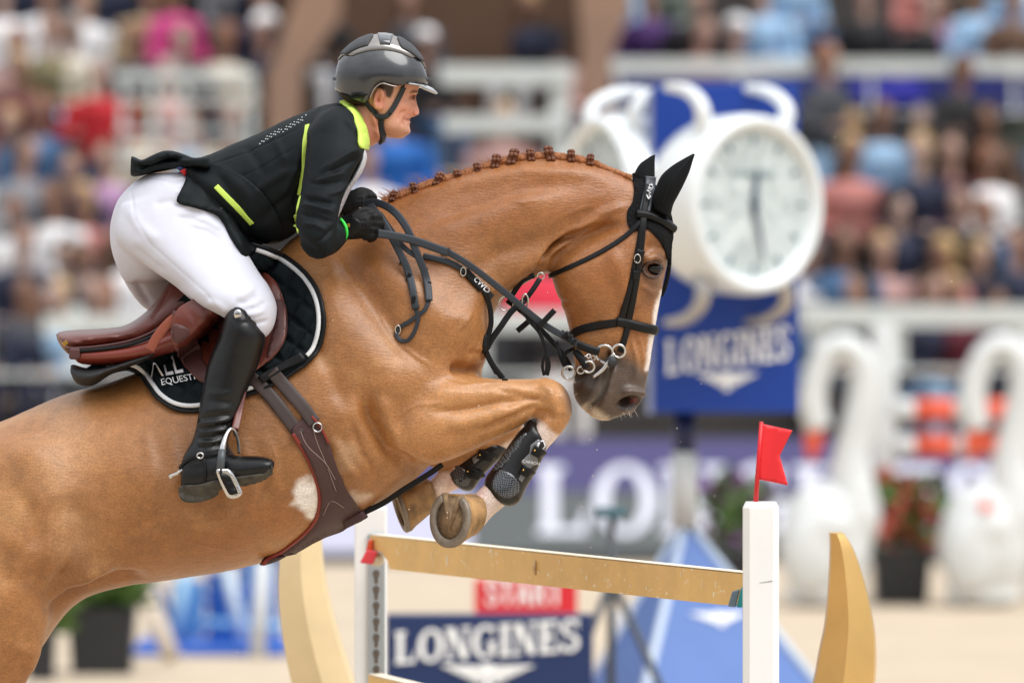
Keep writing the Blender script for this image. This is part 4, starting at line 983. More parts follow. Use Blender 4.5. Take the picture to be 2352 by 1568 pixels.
# eyelids
def lid(pts, r): return tube([hit([HB], u, v)[0]+Vector((0, -.006, 0)) for u, v in cr_dense(pts, 4)], M(r), 8)
MLID = mat('eyelid', srgb(74, 54, 46), .5)
obj('eyelid', lid([(1476, 622), (1484, 607), (1500, 600), (1516, 606), (1522, 618)], 3.6), MLID, horse)
obj('eyelid', lid([(1476, 622), (1488, 634), (1502, 637), (1515, 630), (1522, 618)], 2.6), MLID, horse)
MBRAID = mat('braid_hair', srgb(104, 58, 34), .55, var=.25, vscale=60, bump=.8, bscale=300, bdist=.003)
crest = [(903, 447, 9), (952, 430, 10), (1007, 408, 11), (1052, 400, 11), (1097, 384, 12), (1139, 368, 13), (1178, 357, 14), (1219, 353, 13), (1262, 350, 13), (1312, 355, 12), (1356, 364, 11)]
for k, (u, v, r) in enumerate(crest):
    mb = MB(); rr = M(r)*1.02; c = np.array(P(u, v+2, -.024))
    rng = random.Random(k)
    tilt = rng.uniform(-.5, .5); rr *= rng.uniform(.88, 1.12)
    for j in range(4):
        for sgn in (-1, 1):
            z = (.75-.55*j)*rr; x = sgn*.32*rr+z*tilt
            mb.add(ellipsoid(c+np.array([x, -.3*rr*(j % 2), z]), .52*rr, .62*rr, .42*rr, 8, 10, Matrix.Rotation(sgn*.7, 3, 'Y')))
    obj('mane_braid', mb.get(), MBRAID, horse)
# crest stubble: thin upright hairs
def hairs(name, roots, col_mat, rad=.0006):
    mb = MB()
    for pts in roots: mb.add(tube(pts, [rad, rad*.8, rad*.25][:len(pts)], 3, False))
    o = obj(name, mb.get(), col_mat, horse); tag(o, kind='stuff'); return o
cl = cr_dense([(880, 462), (903, 452), (952, 432), (1007, 412), (1052, 401), (1097, 386), (1139, 371), (1178, 362), (1219, 357), (1262, 355), (1312, 360), (1356, 369), (1400, 386), (1450, 405)], 40)
cu_ = np.array([q[:2] for q in crest]); Rg = []
for i_, (u, v) in enumerate(cl):
    g_ = np.min(np.abs(cu_[:, 0]-u)); r_ = M(7+4*min(1, g_/18)*(1 if u < 1360 else max(.2, 1-(u-1360)/60)))
    c_ = np.array(P(u, v+5, -.004)); Rg.append([c_+np.array([0, 2.1*r_*math.cos(q), r_*math.sin(q)]) for q in np.linspace(0, 2*math.pi, 14, endpoint=False)])
cv, cf = rings(Rg); cv = np.array(cv); cv += (.004*noise3(cv*np.array([160, 60, 60]), 9))[:, None]*vnormals(cv, cf)
obj('crest_hair', (cv, cf), mat('crest_hair', srgb(158, 98, 56), .6, var=.3, vscale=70, bump=1, bscale=220, bdist=.004), horse)
rng = random.Random(4); rt = []
for (u, v) in cl:
    for q in range(4):
        uu = u+rng.uniform(-3, 3); a = rng.gauss(-.35, .45); L = rng.uniform(4, 9)*(1 if uu < 1380 else .5)*(1.8 if uu < 960 and rng.random() < .3 else 1); y0 = rng.uniform(-.03, .02)
        rt.append([P(uu, v+4, y0), P(uu+a*L*.5, v-L*.55, y0), P(uu+a*L*1.3, v-L+rng.uniform(0, 4), y0+rng.uniform(-.004, .004))])
for q in range(50):
    u, v = cl[rng.randrange(0, 240)]; L = rng.uniform(14, 30); a = rng.uniform(-1.2, .6)
    rt.append([P(u, v, 0), P(u+a*L*.5, v-L*.5, 0), P(u+a*L, v-L*.8, 0)])
hairs('mane_stubble', rt, mat('mane_hair', srgb(176, 116, 72), .55), .0008)
rt = []
for q in range(110):
    t = rng.random(); u = 1318+t*44+rng.uniform(-3, 3); v = 868+t*70+rng.uniform(-4, 4); L = rng.uniform(10, 34)*(1.1-t*.4); a = math.radians(rng.gauss(205-25*t, 16))
    if q > 90: u = 1370+rng.uniform(0, 90); v = 958-(u-1370)*.18; L = rng.uniform(6, 18); a = math.radians(rng.gauss(110, 20)) ; a = math.pi-a
    y0 = rng.uniform(-.04, .01); d = (math.cos(a)*L, math.sin(a)*L if q <= 90 else abs(math.sin(a))*L)
    if q <= 90: d = (-abs(d[0]), -d[1]*.9)
    rt.append([P(u, v, y0), P(u+d[0]*.5, v+d[1]*.5, y0), P(u+d[0], v+d[1]+2, y0)])
hairs('whiskers', rt, mat('whisker_hair', srgb(214, 200, 190), .5), .0006)
# hooves
MHOOF = mat('hoof_horn', srgb(150, 116, 74), .5, var=.55, vscale=22, bump=.6, bscale=50, stretch=(1, 1, 1))
MSOLE = mat('hoof_sole', srgb(138, 114, 86), .9, var=.35, vscale=40, bump=1, bscale=60, bdist=.006)
MSHOE = mat('horseshoe_steel', srgb(132, 122, 110), .55, metal=.3, var=.3, vscale=30)
def hoof(cs, nrm, toe, L, W, H, cor):
    """cs sole centre, nrm outward sole normal, toe direction, half length, half width, wall height, coronet centre"""
    cs = np.array(cs); nrm = np.array(nrm, float); nrm /= np.linalg.norm(nrm); toe = np.array(toe, float); toe -= nrm*(toe@nrm); toe /= np.linalg.norm(toe); sd = np.cross(nrm, toe); cor = np.array(cor)
    root = None
    def ringp(c, k, n=36, dz=0.0):
        out = []
        for q in np.linspace(0, 2*math.pi, n, endpoint=False):
            r = 1.0 if math.cos(q) > -.55 else 1-.13*((-math.cos(q)-.55)/.45)
            out.append(c+toe*L*k*math.cos(q)*r+sd*W*k*math.sin(q)+nrm*dz)
        return out
    R = [ringp(cs, .5, dz=-.006), ringp(cs, .80, dz=-.004), ringp(cs, .97), ringp(cs, 1.0, dz=-.006)]
    for t in (.25, .5, .75, .92, 1.0): R.append(ringp(cs+(cor-cs)*t, 1.0-.26*t+(.03 if t == .92 else 0)))
    h = obj('hoof', rings(R), MHOOF, horse)
    mb = MB(); n = 40
    Rg = []
    for i in range(n):
        q = -2.55+5.1*i/(n-1); rr = 1.0 if abs(q) < 2.1 else 1-.1*(abs(q)-2.1)
        rad = lambda k: cs+toe*L*k*rr*math.cos(q)+sd*W*k*rr*math.sin(q)
        Rg.append([rad(1.0)-nrm*.002, rad(1.01)+nrm*.007, rad(.95)+nrm*.010, rad(.74)+nrm*.010, rad(.71)+nrm*.006, rad(.71)-nrm*.008])
    obj('shoe', rings(Rg), MSHOE, h)
    fr = MB()
    tip = cs+toe*L*.35+nrm*.001; hl = cs-toe*L*.85
    for sgn in (-1, 1):
        fr.add(tube([tip, cs-toe*L*.2+sd*sgn*W*.2, hl+sd*sgn*W*.42], [.004, .007, .009], 8))
    fr.add(tube([tip, cs-toe*L*.3], [.005, .007], 8))
    obj('frog', fr.get(), MSOLE, h)
    Rs = [ringp(cs, .90, dz=.001), ringp(cs, .6, dz=-.003), ringp(cs, .3, dz=-.004)]
    obj('sole', rings(Rs), MSOLE, h)
    return h
hoof(P(1036, 1191, -.225), (-.66, -.74, .05), (-.12, 0, -1), M(66), M(60), .07, P(1085, 1178, -.18))
hoof(P(923, 1170, .125), (-.93, -.18, -.30), (-.35, -.05, -1), M(54), M(52), .07, P(990, 1130, .145))

# ---- ear bonnet
bonnet = empty('ear_bonnet', P(1490, 470, -.05), 'black crocheted ear bonnet on the horse', 'ear bonnet')
MKNIT = mat('crochet', srgb(18, 19, 21), .9, bump=1.0, bscale=110, bdist=.008, spec=.2)
def y_head(u, v):
    p, n = hit([HB], u, v); return p.y if p is not None else -.012
bpoly = smooth_poly([(1452, 399), (1478, 404), (1512, 432), (1540, 486), (1544, 520), (1541, 560), (1539, 600), (1530, 592), (1519, 562), (1502, 541), (1486, 527), (1470, 532), (1452, 528), (1441, 514), (1441, 486), (1452, 466), (1457, 436)], 4)
def knit(uv):
    u, v = uv[:, 0], uv[:, 1]
    return .0016*np.abs(np.sin(u*.42+v*.1))*np.abs(np.sin(v*.42-u*.1))
bs = sheet(bpoly, 5, y_head, .006, bump=knit); obj('cap', bs, MKNIT, bonnet); BB = BVHTree.FromPolygons([tuple(v) for v in bs[0]], bs[1])
pf = cr_dense([(1542, 560), (1541, 610), (1534, 650), (1524, 682)], 6)
obj('face_edge', tube([P(u-4, v, .03) for u, v in pf], [.006]*(len(pf)-4)+[.005, .004, .003, .002], 8), MKNIT, bonnet)
MEAR = mat('ear_fabric', srgb(18, 20, 22), .8, spec=.15, bump=.2, bscale=200)
obj('ear_cover', loft([(1500, 478, 1540, 500, .03, -.055), (1499, 452, 1546, 472, .034, -.06), (1507, 428, 1557, 450, .034, -.066), (1520, 402, 1570, 425, .03, -.07), (1545, 380, 1583, 396, .02, -.072), (1575, 362, 1591, 370, .01, -.072), (1592, 353, 1596, 355, .003, -.072)], 5, 20), MEAR, bonnet)
obj('ear_seam', tube([P(u, v, y) for u, v, y in cr_dense([(1522, 470, -.093), (1535, 430, -.101), (1558, 395, -.095), (1590, 356, -.076)], 5)], .0014, 6), MBLK, bonnet)
obj('ear_cover', loft([(1454, 410, 1502, 428, .03, .05), (1459, 394, 1504, 412, .032, .055), (1470, 376, 1504, 390, .026, .06), (1488, 363, 1504, 370, .014, .06), (1502, 355, 1505, 357, .003, .06)], 5, 20), MEAR, bonnet)
SB = [HB, BB]
# ---- bridle
bridle = empty('bridle', P(1450, 650, -.1), 'black leather bridle with silver bit on the chestnut horse', 'bridle')
S_ = lambda nm, pts, w, th=.005, off=.003, m=MBLK, bu=.0, bv=SB: obj(nm, strap(bv, pts, w, th, off, bulge=bu), m, bridle)
S_('headpiece', [(1494, 406), (1490, 440), (1483, 475), (1478, 498)], 25, .007, .004, mat('grey_leather', srgb(62, 68, 76), .45))
S_('headpiece_tab', [(1487, 430), (1481, 470), (1476, 494)], 15, .005, .010)
obj('lettering', text_on(SB, 'CWD', 1488, 462, 12, -80, .020), MWTXT, bridle)
S_('cheekpiece', [(1479, 495), (1470, 550), (1458, 610), (1442, 680), (1420, 748)], 15)
S_('cheekpiece', [(1478, 497), (1472, 560), (1465, 610), (1455, 670), (1444, 730), (1432, 780), (1424, 808)], 15, .005, .006)
S_('keeper', [(1470, 575), (1462, 600)], 20, .006, .008); S_('keeper', [(1459, 622), (1456, 640)], 18, .006, .008)
S_('browband', [(1463, 493), (1485, 495), (1510, 505), (1530, 516), (1545, 527)], 20, .012, .005, bu=.3)
S_('throatlatch', [(1474, 508), (1440, 540), (1400, 568), (1350, 595), (1300, 618), (1264, 634)], 11, .005, .003)
S_('noseband', [(1312, 770), (1330, 759), (1360, 750), (1395, 744), (1420, 740)], 19, .006, .004)
S_('noseband', [(1415, 738), (1440, 742), (1470, 750), (1503, 758)], 22, .010, .005, bu=.3)
def ringat(nm, u, v, r, t, bv=SB, off=.012, par=bridle, m=MSTEEL, y=None, r2=None):
    yy = y if y is not None else ys(u, v, bv)-off
    return obj(nm, ring_tube(P(u, v, yy), M(r), M(t), (1, 0, 0), (0, -.25, 1), rad2=M(r2) if r2 else None), m, par)
ringat('buckle', 1464, 594, 7, 1.4, r2=10)
ringat('bit_ring', 1421, 806, 15, 3.2, off=.014); ringat('bit_ring', 1388, 812, 20, 3.2, off=.016); ringat('bit_ring', 1352, 842, 13, 3, off=.02, y=-.085); ringat('bit_ring', 1306, 856, 15, 3, y=-.02); ringat('bit_ring', 1334, 850, 8, 2.6, y=-.04)
yb = min(ys(1400, 830), ys(1380, 850), ys(1362, 866))-.016
obj('bit_shank', tube([P(1412, 812, yb), P(1398, 826, yb), P(1385, 848, yb-.002), P(1362, 866, yb-.002)], [M(4), M(5), M(5), M(3.5)], 10, sub=4), MSTEEL, bridle)
obj('bit_shank', tube([P(1376, 826, yb), P(1398, 840, yb), P(1400, 838, yb)], M(4), 8), MSTEEL, bridle)
obj('bit_guard', tube([P(1404, 830, yb+.012), P(1404, 830, yb-.006)], M(13), 18), mat('rubber', srgb(44, 46, 50), .6), bridle)
obj('curb_chain', ring_tube(P(1362, 822, yb), M(5), M(1.8), (1, 0, 0), (0, 0, 1), 14, 6), MSTEEL, bridle)
for (u, v) in ((1352, 818), (1343, 822), (1333, 826)): obj('curb_chain', ring_tube(P(u, v, yb+.006), M(5), M(1.8), (1, .3, 0), (0, .6, 1), 14, 6), MSTEEL, bridle)
obj('rein_billet', free_strap([(1325, 790, -.09), (1350, 800, -.095), (1376, 808, -.09)], 19, .007, bulge=.3), MBLK, bridle)
obj('rein_billet', free_strap([(1322, 805, -.075), (1336, 825, -.085), (1348, 845, -.085)], 18, .007, bulge=.3), MBLK, bridle)
# ---- reins and martingale
reins = empty('reins', P(1000, 580, -.2), 'black laced leather reins running from the gloved hands to the bit', 'reins')
def rein(nm, pts, w, th=.005, m=MBLK2, par=reins, off=.004, sub=6, mn=None):
    """pts (u,v,y or None): None lies on the horse"""
    A = cr_dense([(p[0], p[1]) for p in pts], sub); kn = [(i*sub, p[2]) for i, p in enumerate(pts) if p[2] is not None]
    Q = []; N = []
    for i, (u, v) in enumerate(A):
        yl = np.interp(i, [k for k, _ in kn], [y for _, y in kn]) if kn else 0
        p, n = hit([HB], u, v)
        if p is not None and p.y-off-.003 < yl: y = p.y-off-.003; nn = np.array(n)*.6+np.array([0, -.4, 0])
        else: y = yl; nn = np.array([0, -1.0, 0.1])
        Q.append(P(u, v, y)); N.append(nn)
    Q = np.array(Q); N = np.array(N)
    for _ in range(3): Q[1:-1, 1] = (Q[:-2, 1]+2*Q[1:-1, 1]+Q[2:, 1])/4; N[1:-1] = (N[:-2]+2*N[1:-1]+N[2:])/4
    return obj(nm, ribbon(Q, N, M(w), th), m, par)
rein('rein', [(1028, 578, -.17), (1080, 610, -.17), (1160, 672, -.15), (1240, 738, -.12), (1300, 775, -.1), (1335, 795, -.09)], 15)
rein('rein_grip', [(868, 536, -.24), (900, 541, -.22), (950, 552, -.2), (1030, 580, -.19)], 19, .007)
rein('rein_slack', [(836, 470, -.1), (868, 466, -.13), (905, 486, -.17), (935, 525, -.19), (955, 575, -.2), (975, 625, -.2), (983, 660, -.2), (985, 690, -.2)], 17, .006, off=.012)
rein('rein_slack', [(850, 470, -.12), (880, 510, -.17), (905, 555, -.19), (930, 605, -.2), (945, 650, -.2), (955, 710, -.2)], 17, .006, off=.006)
rein('rein_slack', [(872, 490, -.12), (900, 530, -.17), (930, 570, -.19), (960, 590, -.2)], 12, .005, off=.004)
rein('rein_loop', [(985, 690, -.2), (975, 712, -.2), (945, 735, -.2), (918, 752, -.2), (910, 765, -.2), (916, 778, -.2), (928, 784, -.2)], 10, .004)
rein('rein_loop', [(955, 710, -.2), (960, 735, -.2), (950, 765, -.2), (936, 782, -.2), (924, 782, -.2)], 9, .004)
ringat('rein_buckle', 914, 757, 6, 1.5, [HB], .01, reins, r2=10)
for (u, v, a) in ((925, 601, 60), (938, 640, 65), (976, 628, 75), (984, 660, 85), (951, 690, 80), (1024, 577, 20)):
    p, n = hit([HB], u, v); obj('rein_stop', box(p+n*.008, M(9), .01, M(19), .002, Matrix.Rotation(math.radians(90-a), 3, 'Y')), MBLK, reins, False)
bp = empty('breastplate', P(1110, 740, -.15), 'black breastplate and martingale straps across the horse chest', 'breastplate')
rein('neck_strap', [(972, 588, None), (1000, 594, None), (1040, 606, None), (1080, 632, None), (1108, 662, None), (1130, 682, -.05)], 14, .006, MBLK2, bp)
rein('name_tab', [(1068, 622, None), (1085, 640, None), (1108, 664, None)], 19, .010, MBLK, bp)
obj('lettering', text_on([HB], 'CWD', 1082, 647, 16, 44, .016), MWTXT, bp)
ringat('buckle', 1064, 624, 6, 1.4, [HB], .012, bp, r2=10)
rein('breast_strap', [(1112, 668, None), (1124, 700, -.13), (1128, 740, -.13), (1120, 775, -.13), (1112, 810, -.12)], 12, .006, MBLK, bp)
rein('breast_strap', [(1240, 640, -.09), (1222, 668, -.1), (1205, 690, -.1)], 12, .006, MBLK, bp)
rein('breast_strap', [(1228, 632, -.06), (1200, 645, -.06), (1175, 680, -.05)], 12, .006, MBLK, bp)
rein('breast_strap', [(1205, 690, -.1), (1175, 715, -.11), (1150, 750, -.12), (1130, 778, -.12), (1118, 800, -.12)], 14, .006, MBLK, bp)
rein('breast_strap', [(1118, 770, -.12), (1114, 800, -.12), (1130, 835, -.12), (1150, 862, -.12), (1160, 872, -.12)], 13, .006, MBLK, bp)
rein('breast_strap', [(1112, 790, -.1), (1122, 825, -.1), (1140, 858, -.1)], 8, .005, MBLK, bp)
ringat('ring', 1162, 697, 17, 2.0, None, 0, bp, y=-.1); ringat('ring', 1206, 690, 7, 2.2, None, 0, bp, y=-.115, r2=15); ringat('ring', 1242, 634, 8, 1.5, None, 0, bp, y=-.09)
rein('far_rein', [(1165, 690, .08), (1210, 725, .06), (1260, 775, .05), (1300, 825, .04), (1312, 850, .03)], 12, .005, MBLK, reins)
rein('far_rein', [(1196, 705, -.11), (1215, 735, -.12), (1240, 765, -.12), (1252, 800, -.12), (1257, 830, -.12), (1255, 860, -.12)], 9, .005, MBLK, reins)
rein('far_rein', [(1250, 862, -.12), (1246, 838, -.12), (1254, 812, -.12), (1262, 838, -.12), (1257, 862, -.12)], 7, .005, MBLK, reins)
for (a, b, y) in (((1188, 760), (1226, 728), .06), ((1238, 750), (1274, 712), -.13), ((1288, 762), (1306, 776), -.1)):
    rein('rein_stop', [(a[0], a[1], y), ((a[0]+b[0])/2, (a[1]+b[1])/2, y), (b[0], b[1], y)], 13, .008, MBLK, reins)
rein('far_rein', [(1278, 785, .02), (1286, 815, 0), (1300, 845, 0), (1296, 815, 0), (1318, 800, 0)], 10, .006, MBLK, reins)
for k in range(3): rein('keeper', [(1296+k*10, 766+k*8, -.11), (1302+k*10, 771+k*8, -.11)], 19, .008, MBLK, reins)

# ---- saddle pad
pad = empty('saddle_pad', P(500, 800, -.3), 'black quilted saddle pad with white corded edge and white lettering', 'saddle pad')
MPAD = mat('pad_cotton', srgb(11, 21, 25), .8, spec=.18, bump=.3, bscale=400, bdist=.001)
ppoly = smooth_poly([(560, 560), (600, 564), (650, 584), (696, 618), (728, 660), (744, 710), (743, 765), (726, 812), (690, 846), (640, 876), (590, 900), (540, 915), (490, 936), (440, 945), (396, 938), (360, 915), (338, 886), (318, 860), (290, 849), (250, 858), (215, 872), (195, 850), (250, 815), (340, 760), (420, 680), (500, 600)], 5)
def quilt(uv):
    u, v = uv[:, 0], uv[:, 1]
    a = (u*.82+v*.57)/46; b = (-u*.6+v*.8)/46
    g = np.minimum(np.abs(a-np.round(a)), np.abs(b-np.round(b)))
    d, _ = pdist(uv, ppoly, True)
    e = sstep(d, 12, 34)
    return .015*(1-np.exp(-(g/.13)**2))*e+.003*(1-e)
pp, _n = None, None
def y_pad(u, v):
    p, n = hit([HB], u, v); return (p.y if p is not None else -.12)
ps = sheet(ppoly, 5, y_pad, .010, bump=quilt); obj('quilt', ps, MPAD, pad); PB = BVHTree.FromPolygons([tuple(v) for v in ps[0]], ps[1])
HP = [HB, PB]
def inset(poly, d):
    poly = np.asarray(poly); out = []; c = 1
    for i in range(len(poly)):
        t = poly[(i+1) % len(poly)]-poly[i-1]; t = t/(np.linalg.norm(t)+1e-9); out.append(poly[i]+np.array([-t[1], t[0]])*d)
    return np.array(out)
edge = inset(ppoly, 13)
i0 = np.argmin(np.linalg.norm(edge-np.array([590, 575]), axis=1)); i1 = np.argmin(np.linalg.norm(edge-np.array([700, 815]), axis=1)); i2 = np.argmin(np.linalg.norm(edge-np.array([600, 890]), axis=1)); i3 = np.argmin(np.linalg.norm(edge-np.array([225, 858]), axis=1))
for a, b in ((i0, i1), (i2, i3)):
    pts = [tuple(e) for e in edge[a:b+1]]
    A, N = drape([PB, HB], pts, .002, 3); obj('piping', ribbon(A, N, M(10), .005, bulge=.4), MWROPE, pad)
pts = [tuple(e) for e in inset(ppoly, 2)[i0-2:i3+3]]
A, N = drape([PB, HB], pts, .001, 2); obj('binding', ribbon(A, N, M(9), .006, bulge=.4), MBLK, pad)
lam = ([(0, 0), (9, 0), (21, -36), (17, -44), (33, 0), (42, 0), (23, -50), (17, -50)], [(0, 1, 2, 3), (0, 3, 7), (3, 2, 6, 7), (2, 4, 5, 6)])
lam = (np.array([(0, 0), (7, 0), (21, -38), (35, 0), (43, 0), (24.5, -50), (17.5, -50)], float), [(0, 1, 2, 6), (2, 3, 4, 5), (2, 5, 6)])
obj('lettering', text_on([HB], '', 352, 888, 1, -13, .0285, sx=.8, VF=lam), MWTXT, pad)
ell = (np.array([(0, 0), (26, 0), (26, -7), (7, -7), (7, -48), (0, -48)], float), [(0, 1, 2, 3), (0, 3, 4, 5)])
obj('lettering', text_on([HB], '', 390, 879, 1, -13, .0285, sx=.72, VF=ell), MWTXT, pad); obj('lettering', text_on([HB], '', 413, 874, 1, -13, .0285, sx=.72, VF=ell), MWTXT, pad)
obj('lettering', text_on([HB], 'EQUESTRIAN', 378, 901, 20, -12, .0285, sx=1.08), MWTXT, pad)

# ---- saddle
sad = empty('saddle', P(420, 740, 0), 'brown leather jumping saddle with raised cantle under the rider', 'saddle')
V, F, E = remesh([loft([(128, 772, 160, 806, .10, 0), (134, 762, 178, 812, .16, 0), (180, 757, 215, 808, .17, 0), (240, 754, 270, 798, .165, 0), (290, 746, 325, 790, .155, 0), (335, 716, 375, 775, .145, 0), (368, 680, 420, 760, .14, 0), (392, 645, 460, 745, .135, 0), (440, 630, 500, 720, .13, 0), (520, 600, 570, 690, .12, 0), (575, 570, 620, 660, .09, 0)], 6, 36)], .008, 5)
ss = Sculpt(V, F, E)
ss.stroke([(140, 775), (200, 786), (300, 772), (350, 745)], 8, -.006); ss.stroke([(395, 650), (370, 700), (345, 745)], 4, -.004); ss.apply()
obj('seat', (ss.V, ss.F), MBRN, sad)
obj('cantle_patch', sheet(smooth_poly([(132, 776), (142, 772), (160, 788), (166, 806), (158, 812), (142, 795)], 3), 6, lambda u, v: ys(u, v, [BVHTree.FromPolygons([tuple(q) for q in ss.V], ss.F)], -.1), .002), mat('tan_patch', srgb(140, 108, 92), .6), sad)
SEB = BVHTree.FromPolygons([tuple(q) for q in ss.V], ss.F)
obj('badge', box(P(150, 788, ys(150, 788, [SEB])-.004), M(11), .004, M(9), .001, Matrix.Rotation(-.6, 3, 'Y')), MBRASS, sad, False)
panel = loft([(160, 808, 172, 826, .03, -.11), (172, 800, 190, 836, .05, -.125), (230, 796, 245, 838, .06, -.14), (300, 786, 315, 832, .06, -.15), (360, 770, 375, 815, .055, -.16), (420, 745, 440, 800, .05, -.17)], 6, 24)
obj('panel', panel, mat('panel_leather', srgb(116, 44, 30), .3, coat=.2, bump=.15, bscale=200, bdist=.001), sad)
obj('panel', ([(x, -y, z) for x, y, z in panel[0]], [f[::-1] for f in panel[1]]), bpy.data.materials['panel_leather'], sad)
obj('welt', cord([(158, 806, -.17), (220, 803, -.19), (290, 793, -.2), (350, 772, -.2), (385, 748, -.2)], 4), MBLK, sad)
obj('welt', cord([(150, 800, -.165), (215, 797, -.18), (290, 785, -.19), (345, 765, -.19), (392, 735, -.19)], 3.2), MBRN2, sad)
# black half pad under the panel
hp = loft([(160, 842, 166, 858, .04, -.1), (164, 835, 175, 880, .09, -.08), (200, 845, 212, 886, .12, -.09), (250, 840, 258, 858, .12, -.1), (320, 818, 328, 832, .11, -.11), (380, 794, 386, 806, .08, -.12)], 6, 24)
o = obj('half_pad', remesh([hp], .008, 3)[:2], mat('half_pad_black', srgb(30, 32, 34), .6, bump=.3, bscale=120)); tag(o, 'black half pad rolled under the back of the saddle', 'saddle pad')
obj('latch', box(P(172, 812, -.17), M(26), .03, M(26), .006), MBRN2, sad, False)
fpoly = smooth_poly([(405, 715), (440, 690), (500, 665), (560, 630), (605, 626), (638, 655), (656, 705), (657, 762), (645, 800), (606, 838), (560, 868), (510, 884), (468, 880), (432, 850), (408, 812), (392, 765)], 5)
def flapb(uv):
    d, _ = pdist(uv, fpoly, True); r = .010*np.exp(-((d-7)/5)**2)*0
    f1, _ = pdist(uv, [(470, 712), (500, 760), (515, 800)]); f2, _ = pdist(uv, [(440, 722), (478, 780), (495, 830)]); f3, _ = pdist(uv, [(600, 640), (632, 700), (630, 790)])
    k = np.exp(-(((uv[:, 0]-625)/26)**2+((uv[:, 1]-690)/55)**2))
    return .010*k-.004*np.exp(-(f1/4)**2)-.004*np.exp(-(f2/4)**2)-.003*np.exp(-(f3/4)**2)
fl = sheet(fpoly, 7, lambda u, v: ys(u, v, [HB], -.25)-.006-.028*max(float(sstep(np.array(v), 655., 735.)), float(sstep(np.array(u), 588., 612.))), .008, bump=flapb); obj('flap', fl, MBRN, sad)
FB = BVHTree.FromPolygons([tuple(v) for v in fl[0]], fl[1])
HPF = [HB, PB, FB]
kp = smooth_poly([(394, 752), (412, 745), (440, 762), (462, 800), (470, 832), (492, 860), (470, 878), (436, 852), (410, 815)], 4)
obj('flap_grip', sheet(kp, 7, lambda u, v: ys(u, v, HPF, -.3)-.001, .002), MBRN2, sad)
kf = smooth_poly([(632, 690), (655, 700), (658, 765), (640, 805), (612, 832), (622, 780), (634, 740)], 4)
obj('flap_grip', sheet(kf, 7, lambda u, v: ys(u, v, HPF, -.3)-.001, .003), MBRN2, sad)
obj('flap_welt', strap(HPF, [(394, 760), (412, 815), (440, 852), (480, 878)], 4, .003, .003), MBRN2, sad)
obj('leather_tab', free_strap([(478, 700, -.26), (440, 714, -.272), (405, 728, -.276), (378, 752, -.27), (358, 778, -.262), (344, 804, -.255)], 22, .006, bulge=.15), mat('tan_leather', srgb(146, 76, 58), .4, bump=.2, bscale=200), sad)
obj('tab_keeper', free_strap([(398, 716, -.282), (410, 728, -.288), (418, 742, -.282)], 9, .006), MBRN2, sad)
# ---- girth
gir = empty('girth', P(700, 1100, -.3), 'dark brown belly guard girth with red edging', 'girth')
def sg(nm, pts, w, th, off, m, bv=None): return obj(nm, strap(bv or HPF, pts, w, th, off), m, gir)
MBIL = mat('billet_leather', srgb(62, 50, 48), .5, bump=.2, bscale=300, bdist=.001, var=.1)
sg('billet', [(572, 862), (610, 898), (645, 940), (690, 1000)], 30, .006, .006, MBIL)
sg('billet', [(622, 850), (655, 890), (690, 930), (722, 972)], 30, .006, .012, MBIL)
sg('elastic_strap', [(598, 872), (640, 850), (695, 818)], 19, .004, .014, MBLK)
gpoly = smooth_poly([(668, 990), (690, 966), (712, 950), (732, 968), (752, 1005), (768, 1055), (788, 1108), (812, 1150), (836, 1180), (832, 1196), (785, 1214), (735, 1232), (690, 1258), (640, 1287), (604, 1298), (600, 1290), (650, 1262), (700, 1224), (730, 1180), (735, 1130), (720, 1080), (696, 1030)], 4)
def gb(uv):
    d1, _ = pdist(uv, [(715, 965), (728, 1020), (752, 1075), (770, 1130)]); d2, _ = pdist(uv, [(690, 985), (705, 1020), (745, 1060), (768, 1120)]); d3, _ = pdist(uv, [(730, 1190), (760, 1140), (800, 1190)])
    return -.0025*(np.exp(-(d1/3)**2)+np.exp(-(d2/3)**2)+np.exp(-(d3/4)**2))
gs = sheet(gpoly, 7, lambda u, v: ys(u, v, [HB], -.12), .010, bump=gb); obj('belly_guard', gs, MGIRTH, gir); GB = BVHTree.FromPolygons([tuple(v) for v in gs[0]], gs[1])
obj('red_edge', strap([GB, HB], [(672, 996), (696, 1034), (719, 1082), (733, 1132), (728, 1182), (700, 1222), (650, 1262), (603, 1294)], 9, .006, .003), MRED, gir)
obj('red_edge', strap([GB, HB], [(716, 956), (736, 980), (755, 1018)], 6, .005, .004), MRED, gir)
obj('ring', ring_tube(P(729, 981, ys(729, 981, [GB, HB])-.008), M(10), M(1.8), (1, 0, 0), (0, 0, 1)), MSTEEL, gir)
for pts in ([(716, 968), (726, 1010), (748, 1062), (772, 1128)], [(690, 990), (706, 1024), (748, 1064), (770, 1100)], [(742, 1182), (760, 1150), (790, 1165)]):
    obj('stitching', strap([GB], pts, 1.6, .001, .0015), mat('thread', srgb(150, 126, 120), .7) if 'thread' not in bpy.data.materials else bpy.data.materials['thread'], gir)
obj('chest_strap', free_strap([(832, 1178, -.10), (880, 1155, -.10), (930, 1122, -.11), (985, 1088, -.12), (1016, 1066, -.13)], 13, .006), MBLK, gir)
obj('strap_tail', free_strap([(790, 1205, -.12), (830, 1185, -.13), (838, 1180, -.12)], 20, .008), MGIRTH, gir)
